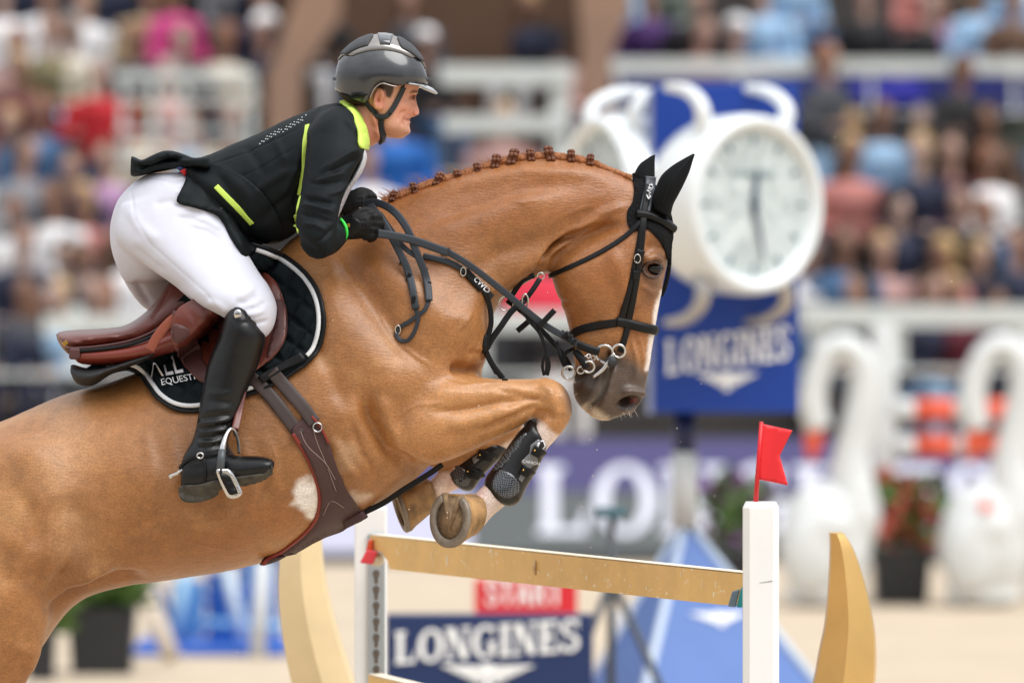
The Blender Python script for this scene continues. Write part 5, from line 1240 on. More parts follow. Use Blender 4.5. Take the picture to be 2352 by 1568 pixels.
# ---- tendon boots on the forelegs
def carbon():
    m = mat('carbon_weave', srgb(30, 31, 33), .25, coat=.5); t = m.node_tree; L = t.links.new; b = t.nodes['Principled BSDF']
    co = t.nodes.new('ShaderNodeTexCoord'); mp_ = t.nodes.new('ShaderNodeMapping'); mp_.inputs['Rotation'].default_value = (0, math.radians(38), 0); mp_.inputs['Scale'].default_value = (150, 150, 150)
    ck = t.nodes.new('ShaderNodeTexChecker'); ck.inputs['Scale'].default_value = 1.6; ck.inputs['Color1'].default_value = (*srgb(20, 21, 23), 1); ck.inputs['Color2'].default_value = (*srgb(84, 88, 94), 1)
    L(co.outputs['Object'], mp_.inputs[0]); L(mp_.outputs[0], ck.inputs['Vector']); L(ck.outputs['Color'], b.inputs['Base Color']); return m
MCARB = carbon(); MSHELL = mat('boot_shell', srgb(15, 16, 18), .3, spec=.5)
MPLATE = mat('grey_plate', srgb(120, 122, 126), .3, metal=.5)
def tendon_boot(secs, label, carb, plate, straps, txt=None):
    r = empty('tendon_boot', P(*secs[3][:2], secs[3][5]), label, 'leg boot')
    V, F, E = remesh([loft(secs, 6, 28)], .005, 2); obj('shell', (V, F), MSHELL, r); B = BVHTree.FromPolygons([tuple(v) for v in V], F)
    for poly in carb: obj('carbon_panel', sheet(smooth_poly(poly, 3), 5, lambda u, v: ys(u, v, [B], secs[3][5]-.03), .002), MCARB, r)
    for poly in plate: obj('badge_plate', sheet(np.array(poly, float), 5, lambda u, v: ys(u, v, [B], secs[3][5]-.03), .004), MPLATE, r)
    for a, b in straps:
        mid = ((a[0]+b[0])/2, (a[1]+b[1])/2); y = ys(*a, [B], secs[3][5]-.04)-.006
        obj('strap', free_strap([(a[0], a[1], y), (mid[0], mid[1], y-.003), (b[0]-2, b[1]-1, y+.008), (b[0]+1, b[1]+2, y+.03)], 22, .006), MBLK, r)
        obj('stud', ellipsoid(P(a[0]+4, a[1]+2, y-.008), .003, .003, .003, 6, 8), MBRASS, r)
    return r, B
tb, tB = tendon_boot([(1236, 972, 1214, 960, .02, -.15), (1254, 1006, 1206, 976, .042, -.15), (1258, 1022, 1190, 992, .046, -.15), (1246, 1055, 1168, 1022, .046, -.153), (1226, 1092, 1142, 1060, .046, -.156), (1208, 1122, 1118, 1092, .05, -.16), (1198, 1145, 1112, 1112, .05, -.163), (1182, 1160, 1120, 1132, .046, -.165), (1168, 1164, 1136, 1148, .03, -.165)],
 'black carbon look tendon boot on the near foreleg', [[(1196, 1000), (1208, 1004), (1150, 1078), (1136, 1070)], [(1148, 1078), (1186, 1098), (1192, 1130), (1160, 1144), (1130, 1118)]],
 [[(1236, 1008), (1254, 1022), (1250, 1040), (1232, 1048), (1236, 1062), (1216, 1076), (1198, 1108), (1190, 1100), (1204, 1072), (1196, 1060), (1216, 1040), (1218, 1022)]], [((1224, 1032), (1246, 1044)), ((1198, 1077), (1220, 1089))])
obj('lettering', text_on([tB], 'CARBON', 1199, 1061, 9, 8, .006), MWTXT, tb)
emb = ([(1228, 1032), (1232, 1016), (1244, 1010), (1252, 1018), (1250, 1034)])
obj('emblem', sheet(np.array([(1236, 1012), (1248, 1010), (1254, 1024), (1242, 1038), (1232, 1026)], float), 5, lambda u, v: ys(u, v, [tB], -.2)-.005, .001), MWTXT, tb)
obj('emblem', sheet(np.array([(1238, 1015), (1247, 1013), (1251, 1024), (1242, 1034), (1235, 1025)], float), 5, lambda u, v: ys(u, v, [tB], -.2)-.0068, .0006), MSHELL, tb)
tendon_boot([(1150, 1014, 1118, 1005, .02, .15), (1166, 1034, 1104, 1012, .042, .15), (1140, 1062, 1076, 1034, .046, .15), (1112, 1090, 1046, 1058, .046, .15), (1092, 1118, 1024, 1078, .05, .15), (1078, 1128, 1022, 1090, .046, .15), (1062, 1126, 1030, 1102, .03, .15)],
 'black carbon look tendon boot on the far foreleg', [[(1030, 1078), (1056, 1070), (1080, 1095), (1072, 1116), (1048, 1110)]], [[(1084, 1052), (1102, 1040), (1108, 1048), (1088, 1066)]], [((1098, 1042), (1134, 1052)), ((1070, 1080), (1104, 1094))])
# ================================================================= rider
rider = empty('person', P(420, 640, 0), 'rider in black jacket, white breeches and dark helmet crouched over the horse', 'person')
MSKIN = mat('rider_skin', srgb(214, 150, 122), .5, attr='Col', var=.05, vscale=60, bump=.15, bscale=180, bdist=.001)
MSKIN.node_tree.nodes['Principled BSDF'].inputs['Subsurface Weight'].default_value = .08
MSKIN.node_tree.nodes['Principled BSDF'].inputs['Subsurface Radius'].default_value = (.01, .004, .002)
# --- head, neck and the body under the clothes, one skin
headm = loft([(924, 319, 890, 316, .022), (937, 308, 872, 312, .036), (941, 296, 858, 304, .048), (941, 284, 850, 292, .056), (942, 270, 842, 278, .062), (943, 256, 834, 262, .066), (947, 240, 822, 245, .07), (951, 226, 812, 228, .073), (958, 212, 804, 212, .075),
 (964, 198, 799, 196, .077), (965, 178, 792, 175, .078), (958, 150, 792, 150, .077), (940, 122, 802, 125, .066), (910, 104, 830, 106, .04)], 5, 36)
nose = loft([(958, 214, 935, 214, .009), (956, 226, 930, 226, .010), (958, 238, 930, 238, .0125), (961.5, 249, 930, 249, .0155), (963.5, 257, 932, 257, .0185), (961, 264, 934, 265, .0175), (951, 269, 936, 269, .012)], 5, 20)
neck = loft([(770, 262, 822, 372, .09), (792, 250, 838, 345, .068), (815, 238, 862, 332, .06), (836, 220, 884, 318, .058), (855, 200, 908, 305, .055)], 6, 28)
torso_in = loft([(400, 400, 480, 500, .12), (520, 350, 590, 530, .14), (640, 295, 690, 490, .15), (740, 255, 785, 420, .15), (790, 250, 830, 360, .08)], 5, 24)
earc = P(869, 226, -.078)
ear = ellipsoid(earc, M(12), .010, M(27), 12, 20, Matrix.Rotation(.22, 3, 'Y'))
lobe = ellipsoid(P(873, 246, -.076), M(7), .008, M(9), 8, 12)
arm_in = tube([P(775, 300, -.19), P(735, 530, -.36), P(790, 520, -.17)], [.04, .035, .026], 10)
arm_in2 = tube([P(775, 300, .19), P(745, 480, .34), P(805, 465, .06)], [.04, .035, .026], 10)
leg_in = tube([P(400, 510, -.08), P(480, 610, -.17), P(565, 705, -.26), P(480, 1030, -.36)], [.06, .06, .04, .03], 10)
leg_in2 = tube([P(390, 530, .1), P(470, 640, .19), P(555, 720, .27), P(480, 1030, .36)], [.05, .05, .04, .03], 10)
V, F, E = remesh([headm, nose, neck, torso_in, ear, lobe, arm_in, arm_in2, leg_in, leg_in2], .0034, 3)
fs = Sculpt(V, F, E); st, bl = fs.stroke, fs.blob
bl(949, 224, 8, 6, -.006); st([(938, 216), (950, 211), (962, 211)], 4, .005)       # eye socket, brow
st([(938, 229), (948, 231), (954, 230)], 2.6, .0025)
bl(930, 245, 14, 12, .005); st([(944, 262), (934, 268), (926, 278), (923, 292)], 3.2, -.004); st([(930, 252), (918, 262), (912, 280)], 3, -.003)
st([(945, 274), (937, 275), (931, 272)], 2.8, -.006); st([(944, 280), (938, 281)], 3, .003); bl(938, 302, 9, 8, .004); st([(943, 289), (936, 290)], 3.5, -.003)
bl(955, 262, 4, 3.5, .003); bl(957, 267, 3, 1.6, -.003); st([(950, 254), (948, 262), (950, 268)], 2, -.003)
bl(900, 290, 22, 14, .003); st([(856, 300), (870, 285), (880, 270)], 8, -.003); st([(850, 250), (862, 280), (872, 330)], 7, .005)
bl(869, 226, 6, 15, -.006); st([(862, 204), (871, 200), (879, 212), (880, 232)], 2.6, .003); bl(873, 232, 3, 5, -.006)
fs.d *= 1.5; fs.apply(); fs.paint_init(srgb(222, 164, 138)); q = fs.uv; nn = noise3(fs.V*40, 2)
def pg(u, v, ru, rv, c, k): fs.paint(k*np.exp(-((q[:, 0]-u)/ru)**2-((q[:, 1]-v)/rv)**2), srgb(*c))
pg(850, 290, 35, 45, (206, 126, 98), .7); pg(869, 226, 15, 28, (220, 132, 112), .7); pg(930, 250, 22, 18, (222, 140, 116), .5); pg(958, 256, 8, 8, (218, 132, 112), .6)
pg(925, 298, 24, 18, (196, 150, 124), .55); pg(938, 275, 8, 3.2, (156, 84, 74), .85); pg(948, 225, 9, 5, (150, 96, 80), .6); pg(956, 267, 4, 2, (110, 56, 48), .8); pg(926, 276, 3, 12, (184, 112, 92), .5); pg(868, 228, 4, 10, (170, 84, 70), .6)
fs.paint(.35*sstep(nn, 0, .6)*(q[:, 1] > 285), srgb(170, 124, 100))
d, _ = pdist(q, [(944, 213), (951, 210.5), (961, 212)]); fs.paint(.9*np.exp(-(d/2.6)**2), srgb(66, 44, 34))
hairp = [(800, 150), (905, 150), (905, 205), (896, 226), (888, 222), (884, 208), (858, 200), (850, 215), (845, 243), (832, 246), (800, 236), (785, 222)]
fs.paint(.97*(1-sstep(sdf2(q, hairp)+3*nn, -3, 3)), srgb(58, 42, 34))
fs.obj('body', MSKIN, rider); SKB = fs.bvh()
ey = hit([SKB], 949, 225)[0]
obj('eye', ellipsoid(ey+Vector((0, .004, 0)), M(5), .006, M(3.4), 8, 12), mat('eye_white', srgb(206, 200, 196), .2), rider)
obj('iris', ellipsoid(ey+Vector((M(2), -.001, 0)), M(2.2), .002, M(3), 8, 10), mat('iris', srgb(50, 44, 42), .15), rider)
obj('eyelid', tube([P(u, v, ey.y-.003) for u, v in ((943, 225), (947, 221), (952, 220), (956, 222))], M(1.3), 6), mat('lash', srgb(96, 60, 50), .6), rider)
# nape hair
V, F, E = remesh([loft([(776, 214, 792, 232, .05), (790, 205, 806, 244, .058), (815, 200, 828, 248, .062), (838, 205, 846, 244, .064), (852, 205, 854, 232, .06)], 5, 20)], .005, 2)
obj('hair', (V+(.0012*noise3(V*120, 4))[:, None]*vnormals(V, F), F), mat('rider_hair', srgb(62, 46, 38), .6, bump=.8, bscale=200, bdist=.003), rider)

# --- breeches
MBREECH = mat('white_breeches', srgb(206, 208, 220), .75, spec=.3, bump=.12, bscale=500, bdist=.0006)
pelvis = loft([(478, 398, 340, 398, .13), (505, 440, 306, 420, .165), (528, 480, 272, 458, .18), (535, 525, 254, 510, .185), (500, 580, 253, 560, .17), (440, 620, 266, 608, .13), (400, 640, 290, 655, .08)], 6, 40)
th_near = loft([(490, 420, 275, 470, .07, -.10), (530, 490, 262, 545, .10, -.115), (558, 560, 318, 600, .105, -.15), (592, 620, 392, 652, .10, -.2), (620, 660, 455, 700, .092, -.255), (636, 703, 512, 728, .084, -.278), (630, 748, 540, 758, .068, -.285), (612, 775, 556, 782, .055, -.285)], 6, 32)
th_far = loft([(450, 450, 258, 560, .09, .10), (450, 550, 276, 632, .095, .13), (480, 620, 306, 682, .09, .18), (530, 660, 342, 716, .085, .22), (590, 690, 420, 750, .08, .27), (620, 740, 520, 780, .06, .29)], 6, 32)
V, F, E = remesh([pelvis, th_near, th_far], .0055, 8)
bs_ = Sculpt(V, F, E); d, _ = pdist(bs_.uv, [(300, 600), (400, 560), (480, 500)]); bs_.V = relax(bs_.V, E, 40, .5, np.exp(-(d/90)**2)); bs_.refresh(); st = bs_.stroke
st([(300, 430), (310, 500), (345, 560), (400, 610), (470, 670), (520, 730)], 2.4, -.0022, taper=False); st([(480, 560), (530, 610), (575, 670), (580, 740)], 2.2, -.0014, taper=False)
st([(330, 545), (350, 590), (400, 640), (440, 685)], 26, -.006)
for (pts, w, h) in (([(420, 470), (450, 475), (480, 490)], 8, .004), ([(400, 500), (440, 500), (480, 515)], 7, -.004), ([(545, 700), (570, 690), (595, 672)], 7, -.005), ([(540, 690), (570, 672), (590, 655)], 7, .004), ([(560, 712), (590, 705), (615, 690)], 5, -.003),
                    ([(350, 470), (390, 462), (420, 470)], 9, -.003), ([(470, 690), (500, 700), (530, 720)], 8, .004), ([(310, 640), (330, 680), (350, 705)], 10, -.004), ([(380, 412), (400, 418), (430, 412)], 3, -.003), ([(345, 408), (380, 412), (395, 424), (430, 416)], 2, -.002), ([(440, 500), (480, 510), (510, 530)], 6, .004), ([(430, 520), (475, 530), (520, 560)], 6, -.003), ([(555, 722), (585, 722), (612, 712)], 4, .004), ([(560, 745), (590, 742), (620, 735)], 4, -.004), ([(400, 440), (430, 446), (455, 460)], 5, .003), ([(290, 470), (320, 520), (370, 560)], 14, .003), ([(300, 560), (340, 600), (380, 630)], 9, -.003)):
    st(pts, w*.9, h*1.6)
bs_.apply(); bs_.d += .0018*noise3(bs_.V*14, 8); bs_.apply()
br = bs_.obj('breeches', MBREECH, rider); BRB = bs_.bvh()
# --- jacket
MJACK = mat('jacket_cloth', srgb(10, 18, 21), .66, spec=.2, bump=.2, bscale=600, bdist=.0005, var=.08, vscale=14)
MLIME = mat('lime_trim', srgb(196, 226, 96), .6)
torso = loft([(405, 374, 450, 402, .15), (440, 366, 520, 500, .165), (480, 355, 570, 552, .172), (540, 328, 625, 562, .178), (600, 303, 668, 545, .185), (650, 277, 705, 510, .19), (700, 257, 752, 475, .196), (740, 242, 795, 440, .19), (768, 236, 826, 395, .16), (785, 236, 838, 350, .10), (795, 240, 838, 340, .07)], 6, 40)
up_near = loft([(780, 240, 735, 262, .06, -.12), (815, 262, 712, 288, .085, -.16), (838, 315, 704, 312, .085, -.195), (836, 350, 700, 350, .078, -.235), (814, 390, 695, 400, .07, -.268), (797, 430, 688, 447, .064, -.3), (784, 470, 680, 492, .062, -.33), (776, 508, 681, 525, .06, -.352), (772, 548, 694, 552, .057, -.362), (766, 582, 732, 580, .04, -.362), (762, 586, 748, 585, .02, -.362)], 6, 30)
fore_near = tube([P(728, 552, -.362), P(750, 545, -.30), P(772, 532, -.215), P(782, 526, -.19)], [.052, .047, .039, .036], 18, sub=4)
up_far = tube([P(780, 300, .17), P(765, 400, .28), P(750, 490, .345)], [.075, .06, .052], 16, sub=4)
fore_far = tube([P(750, 490, .345), P(775, 478, .2), P(795, 468, .09)], [.05, .044, .034], 16, sub=4)
V, F, E = remesh([torso, up_near, fore_near, up_far, fore_far], .005, 6)
js = Sculpt(V, F, E); d, _ = pdist(js.uv, [(700, 290), (760, 260), (800, 260)]); js.V = relax(js.V, E, 30, .5, np.exp(-(d/45)**2)); js.refresh(); st = js.stroke
W_ = [([(838, 338), (800, 352), (760, 378), (730, 400)], 8, .007), ([(830, 362), (790, 380), (750, 400)], 6, -.006), ([(812, 300), (825, 330), (836, 350)], 7, -.006), ([(790, 268), (812, 300), (820, 340)], 8, .006),
 ([(800, 395), (760, 405), (715, 425)], 6, .005), ([(795, 415), (755, 422), (705, 420)], 5, -.005), ([(690, 455), (730, 460), (775, 470)], 7, -.008), ([(690, 470), (730, 478), (770, 490)], 7, .008), ([(684, 490), (725, 497), (768, 512)], 5, -.006), ([(690, 512), (725, 518), (755, 532)], 6, .005),
 ([(720, 560), (745, 545), (768, 520)], 5, -.005), ([(705, 300), (698, 360), (690, 420), (680, 470), (676, 510)], 9, -.012), ([(800, 420), (780, 440), (750, 450)], 5, .005),
 ([(470, 384), (560, 352), (640, 318), (700, 288)], 2.2, -.0025), ([(510, 420), (580, 395), (660, 350), (695, 330)], 2, -.002), ([(560, 470), (600, 430), (650, 400), (690, 390)], 12, .005), ([(600, 500), (640, 470), (680, 440)], 10, -.005), ([(540, 540), (590, 520), (640, 510)], 12, .005), ([(480, 380), (520, 400), (560, 440), (600, 500)], 12, .005),
 ([(500, 395), (530, 440), (570, 490)], 9, -.005), ([(620, 300), (640, 340), (660, 380)], 10, .003), ([(560, 330), (590, 370), (610, 410)], 12, -.003), ([(650, 450), (670, 410), (690, 380)], 8, .005), ([(740, 245), (720, 262), (706, 290)], 5, -.004)]
for p_, w_, h_ in W_: st(p_, w_*.85, h_*1.35)
js.apply(); js.d += .0022*noise3(js.V*13, 31)+.001*noise3(js.V*30, 33); js.apply()
jk = js.obj('jacket', MJACK, rider); JB = js.bvh()
J1 = [JB]
def trim(pts, w, m=MLIME, th=.003, nm='lime_piping', par=None, bv=None): return obj(nm, strap(bv or J1, pts, w, th, .0015, 6), m, jk)
trim([(706, 288), (700, 330), (697, 370), (694, 410), (688, 448)], 11); trim([(690, 452), (684, 478), (680, 500), (680, 518), (686, 532)], 8)
col = smooth_poly([(780, 236), (792, 232), (808, 245), (826, 270), (838, 300), (843, 325), (841, 342), (833, 344), (821, 335), (819, 305), (810, 275), (797, 252)], 4)
obj('collar', sheet(col, 5, lambda u, v: ys(u, v, [JB, SKB], -.03), .008), MLIME, jk)
def belt_y(u, v): return ys(u, v, [JB, BRB], -.15)
# skirts and tails
sk = smooth_poly([(432, 386), (425, 420), (406, 463), (448, 478), (492, 492), (512, 512), (528, 545), (545, 572), (562, 590), (588, 572), (612, 556), (640, 540), (640, 500), (600, 440), (540, 395), (480, 378)], 4)
def skb(uv):
    f1, _ = pdist(uv, [(430, 400), (460, 440), (490, 488)]); f2, _ = pdist(uv, [(500, 490), (530, 520), (545, 570)]); f3, _ = pdist(uv, [(560, 500), (575, 540), (585, 570)])
    return .010*np.exp(-(f2/12)**2)-.008*np.exp(-(f3/9)**2)+.004*np.exp(-(f1/14)**2)+.002*np.sin(uv[:, 0]*.09+uv[:, 1]*.05)
sks = sheet(sk, 6, lambda u, v: belt_y(u, v)-.006, .006, bump=skb); obj('skirt', sks, MJACK, jk)
SKT = BVHTree.FromPolygons([tuple(v) for v in sks[0]], sks[1])
obj('pocket_flap', strap([SKT, JB], [(496, 428), (520, 452), (550, 482), (579, 514)], 13, .004, .002), MLIME, jk)
tl = loft([(305,359,303,406,.10,0,0,6),(312,362,312,405,.115,0,0,6),(322,367,322,403,.125,0,0,6),(332,368,334,400,.135,0,0,6),(345,362,348,397,.145,0,0,6),(360,355,363,394,.15,0,0,6),(375,349,378,391,.153,0,0,6),(388,347,392,388,.155,0,0,6),(405,349,408,386,.158,0,0,6),(425,355,428,385,.16,0,0,6),(450,364,458,386,.165,0,0,6),(480,360,490,392,.165,0,0,6)], 5, 48)
V, F, E = remesh([tl], .004, 1); ts = Sculpt(V, F, E)
ts.stroke([(310, 376), (326, 387), (350, 383), (388, 368), (420, 366)], 6, -.04); ts.stroke([(305, 396), (345, 392), (395, 382), (450, 384)], 4, .008); ts.stroke([(385, 352), (400, 366), (440, 372)], 4, .01); ts.stroke([(380, 352), (360, 370), (320, 392)], 7, .008); ts.stroke([(420, 356), (400, 374), (340, 396)], 5, -.008); ts.apply()
obj('tail', (ts.V, ts.F), MJACK, jk)
for r_ in range(3):      # perforation rows on the back panel
    for k in range(12):
        t = k/11; u = 597+t*98+r_*3+2*math.sin(r_); v = 331-t*58-r_*6+(4 if k > 5 else 0)
        if (r_, k) in ((2, 0), (2, 5), (1, 11)): continue
        p, n = hit(J1, u, v)
        if p is not None: obj('perforation', ellipsoid(p, .0022, .0012, .0022, 5, 8), mat('eyelet', srgb(196, 206, 206), .5) if 'eyelet' not in bpy.data.materials else bpy.data.materials['eyelet'], jk)
# shirt front
obj('shirt', loft([(838, 342, 832, 348, .03, -.03), (843, 362, 826, 372, .05, -.03), (832, 396, 806, 410, .06, -.03), (806, 436, 782, 452, .06, -.03), (784, 484, 768, 490, .05, -.03), (776, 500, 770, 502, .03, -.03)], 5, 20), mat('shirt_knit', srgb(214, 218, 226), .7, bump=1, bscale=180, bdist=.004), rider)
obj('belt', sheet(np.array([(412, 392), (424, 386), (432, 398), (424, 404)], float), 5, lambda u, v: belt_y(u, v)-.002, .003), mat('belt_red', srgb(190, 36, 40), .5), rider)
obj('belt', sheet(np.array([(404, 386), (414, 382), (424, 386), (412, 392)], float), 5, lambda u, v: belt_y(u, v)-.002, .003), MNAVY, rider)

# --- helmet
helmet = obj('helmet', ([], []), None, rider) if False else None
def helmet_parts():
    ub = [769, 772, 778, 790, 806, 826, 845, 866, 885, 904, 922, 940, 952, 964, 973, 979, 983]
    vt = [186, 160, 137, 120, 105, 92, 84.5, 80.5, 80.5, 84, 91.5, 103.5, 115, 130, 148, 166, 190]
    ue = [769, 780, 800, 820, 842, 850, 856, 862, 870, 880, 895, 911, 925, 940, 955, 970, 983]
    ve = [206, 213, 224, 233, 240, 224, 210, 201, 194, 191, 195, 199, 199, 196, 192, 192, 194]
    R = []; us = 876-107*np.cos(np.linspace(0.06, math.pi-.04, 60))
    top_i = lambda u: np.interp(u, ub, vt)
    for u in us:
        t = (u-876)/108; w = .112*max(0.02, 1-abs(t)**2.4)**.5
        v0 = top_i(u); ve_ = max(np.interp(u, ue, ve), v0+2); veq = min(178, ve_)
        pts = []
        n = 17
        def pt(k):     # k 0..1 from near edge over the crown to far edge
            s = -1 if k < .5 else 1; a = abs(k-.5)*2   # a: 0 crown .. 1 edge
            if a < .7:
                ph = (a/.7)*math.pi/2; return (s*w*math.sin(ph), v0+(veq-v0)*(1-math.cos(ph)))
            b = (a-.7)/.3; return (s*w*(1-.06*b*b), veq+(ve_-veq)*b)
        R.append([np.array(P(u, pt(k)[1], 0))*np.array([1, 0, 1])+np.array([0, pt(k)[0], 0]) for k in np.linspace(0, 1, 41)])
    V = [tuple(p) for r in R for p in r]; m = 41; F = [(i*m+j, i*m+j+1, (i+1)*m+j+1, (i+1)*m+j) for i in range(len(R)-1) for j in range(m-1)]
    return V, F, R
hv, hf, HR = helmet_parts()
hm = obj('helmet', (hv, [f[::-1] for f in hf]), mat('helmet_gloss', srgb(36, 39, 44), .35, coat=1.0, coat_rough=.13, spec=.5), rider)
sol = hm.modifiers.new('thickness', 'SOLIDIFY'); sol.thickness = .008; sol.offset = -1
HMB = BVHTree.FromPolygons(hv, hf)
MSILV = mat('silver_trim', srgb(150, 146, 142), .25, metal=.75)
def crown_strip(u0, u1, a0, a1, lift, m, nm):
    R = []; m_ = 41
    for i, r in enumerate(HR):
        uu = 876-107*math.cos(.06+(math.pi-.10)*i/59)
        if not u0 <= uu <= u1: continue
        tt = (uu-u0)/(u1-u0); e = min(1, 4*min(tt, 1-tt)+.35) if nm != 'x' else 1
        row = []
        for k in np.linspace(a0*e, a1*e, 9):
            x = (k*.5+.5)*(m_-1); j = min(int(x), m_-2); f = x-j; p = r[j]*(1-f)+r[j+1]*f
            c = np.array([P(876, 170, 0).x, 0, P(876, 170, 0).z]); d = p-c; row.append(p+d/np.linalg.norm(d)*lift)
        R.append(row)
    V = [tuple(p) for r in R for p in r]; n = 9; F = [(i*n+j, (i+1)*n+j, (i+1)*n+j+1, i*n+j+1) for i in range(len(R)-1) for j in range(n-1)]
    o = obj(nm, (V, F), m, hm); s = o.modifiers.new('t', 'SOLIDIFY'); s.thickness = .003; s.offset = -1; return o
crown_strip(777, 977, -.40, .40, .003, MSILV, 'crown_trim')
MMESH = mat('vent_mesh', srgb(52, 54, 58), .5, bump=.8, bscale=500, bdist=.002)
crown_strip(786, 860, -.33, .33, .0065, MMESH, 'vent'); crown_strip(868, 902, -.33, .33, .0065, mat('gloss_panel', srgb(52, 58, 64), .1, coat=1), 'crown_panel'); crown_strip(910, 972, -.33, .33, .0065, MMESH, 'vent')
V = []; F = []
vis = [(944, 191), (960, 191.5), (980, 195), (995, 203), (1006, 213.5)]
R = []
for i, (u, v) in enumerate(vis):
    w = [.100, .098, .088, .066, .022][i]; R.append([np.array(P(u-(9 if i < 4 else 2)*abs(k)**2.2*(1.6 if i else .5), v+2*abs(k), 0))*np.array([1, 0, 1])+np.array([0, w*k, 0]) for k in np.linspace(-1, 1, 15)])
V = [tuple(p) for r in R for p in r]; F = [(i*15+j, i*15+j+1, (i+1)*15+j+1, (i+1)*15+j) for i in range(4) for j in range(14)]
vo = obj('visor', (V, [f[::-1] for f in F]), mat('visor_gloss', srgb(150, 156, 160), .15, coat=1), hm); s = vo.modifiers.new('t', 'SOLIDIFY'); s.thickness = .004
obj('rim', cord([(850, 226, -.106), (856, 211, -.109), (862, 202, -.110), (870, 195, -.1115), (880, 192, -.1115), (895, 196, -.1105), (911, 200, -.107)], 1.7), MSILV, hm)
obj('fit_band', sheet(smooth_poly([(772, 206), (800, 212), (830, 212), (846, 218), (842, 238), (815, 232), (785, 216)], 4), 5, lambda u, v: ys(u, v, [HMB], -.06)-.001, .003), MBLK, hm)
MSTRAP = mat('chin_strap', srgb(40, 46, 52), .6, bump=.3, bscale=300)
def cs_(nm, pts, w, th=.004): return obj(nm, strap([SKB, HMB], pts, w, th, .005), MSTRAP, hm)
cs_('chin_strap', [(926, 200), (916, 222), (904, 245), (895, 258)], 12); cs_('chin_strap', [(843, 236), (852, 248), (862, 260), (868, 266)], 11)
cs_('strap_joint', [(860, 257), (868, 266), (880, 268), (890, 264), (898, 254)], 12, .006)
cs_('chin_strap', [(877, 266), (877, 285), (877, 302), (876, 316)], 14); cs_('buckle', [(877, 308), (877, 316), (874, 324)], 15, .008)
for (u, v) in ((862, 261), (895, 260), (924, 197), (834, 229)):
    p, n = hit([SKB, HMB], u, v); obj('rivet', ellipsoid(p+n*.009, .003, .002, .003, 6, 8), MBLK, hm)
# --- gloves
MGLOVE = mat('black_glove', srgb(13, 14, 15), .6, spec=.25, bump=.5, bscale=160, bdist=.002)
def glove(ou, ov, y, s, near):
    q = lambda u, v, yy=0: P(ou+u*s, ov+v*s, y+yy)
    parts = [tube([q(-4, 24), q(14, 22), q(40, 16), q(62, 14)], [.030, .034, .038, .034], 16, sub=3)]
    for k in range(4):      # fingers curl over the reins
        v = -10+k*15; L = [1, 1.06, 1.0, .82][k]
        parts.append(tube([q(46, v+10, -.008), q(62+8*L, v+7, -.016), q(78*L+6, v+11, .0), q(76*L, v+15, .028), q(58, v+15, .036)], [M(9)*s]*2+[M(8.6)*s, M(8)*s, M(7)*s], 10, sub=3))
    parts.append(tube([q(20, 2, -.02), q(42, -16, -.012), q(66, -14, .0), q(82, -4, .004)], [M(12)*s, M(10)*s, M(9)*s, M(7.5)*s], 10, sub=3))
    V, F, E = remesh(parts, .0038, 2); g_ = Sculpt(V, F, E)
    for k in range(4): g_.stroke([(ou+36*s, ov+(8+k*13)*s), (ou+54*s, ov+(5+k*13)*s)], 3, -.002)
    g_.apply(); return g_.obj('glove', MGLOVE, rider), g_.bvh()
gl, GLB = glove(788, 500, -.20, 1.0, True)
obj('cuff_patch', sheet(smooth_poly([(784, 502), (800, 498), (822, 504), (830, 520), (822, 536), (800, 548), (786, 546)], 4), 5, lambda u, v: ys(u, v, [GLB], -.22), .0025), MBLK, gl)
p, n = hit([GLB], 801, 518); obj('logo_tab', box(p+n*.004, M(7), .002, M(8), .0005), MBRASS, gl, False)
glove(788, 452, .0, .86, False)
obj('wristband', tube([P(783, 504, -.262), P(793, 519, -.275), P(796, 538, -.27), P(789, 556, -.255)], M(4), 8, sub=4), mat('neon_green', srgb(60, 224, 80), .5), rider)
# --- tall boot with spur
MTALL = mat('boot_leather', srgb(9, 10, 12), .32, spec=.4, bump=.35, bscale=120, bdist=.0015)
MTSOLE = mat('boot_sole', srgb(70, 66, 58), .85, var=.6, vscale=30, bump=.6, bscale=90, bdist=.003)
yb_ = -.37
shaft = loft([(558, 700, 534, 700, .03, -.318), (578, 716, 520, 720, .062, -.316), (600, 752, 508, 750, .074, -.316), (610, 776, 500, 776, .076, -.316), (600, 820, 487, 806, .072, -.318), (584, 862, 473, 850, .066, -.324), (565, 905, 463, 898, .058, -.335), (550, 948, 456, 942, .052, -.348), (534, 985, 450, 982, .046, -.358), (524, 1015, 441, 1012, .045, -.364), (536, 1040, 420, 1050, .046, -.37), (548, 1060, 414, 1090, .046, -.372), (530, 1090, 414, 1120, .04, -.374)], 6, 30)
foot = loft([(424, 1050, 412, 1132, .028, -.372), (455, 1040, 440, 1142, .04, -.375), (500, 1036, 490, 1132, .044, -.385), (545, 1046, 535, 1112, .046, -.395), (590, 1046, 580, 1104, .047, -.405), (618, 1051, 608, 1094, .043, -.412), (632, 1060, 628, 1080, .026, -.416)], 6, 26)
V, F, E = remesh([shaft, foot], .006, 3); bt = Sculpt(V, F, E); st = bt.stroke
for k in range(7): st([(448+k*.5, 962+k*11), (490, 956+k*11+(k % 3)*3), (538-k*2, 950+k*11)], 4.6, (.0065 if k % 2 else -.0075))
for k in range(3): st([(470, 900+k*20), (510, 905+k*18), (550, 900+k*20)], 6, -.002*(1 if k % 2 else -1))
st([(535, 710), (530, 728), (545, 742), (570, 740), (582, 728)], 2, -.003, taper=False); st([(430, 1060), (480, 1050), (530, 1052)], 4, -.003); st([(500, 1060), (505, 1100), (500, 1130)], 3, -.002)
bt.apply(); bt.d += .0014*noise3(bt.V*16, 41); bt.apply(); bo = bt.obj('boot', MTALL, rider); BTB = bt.bvh()
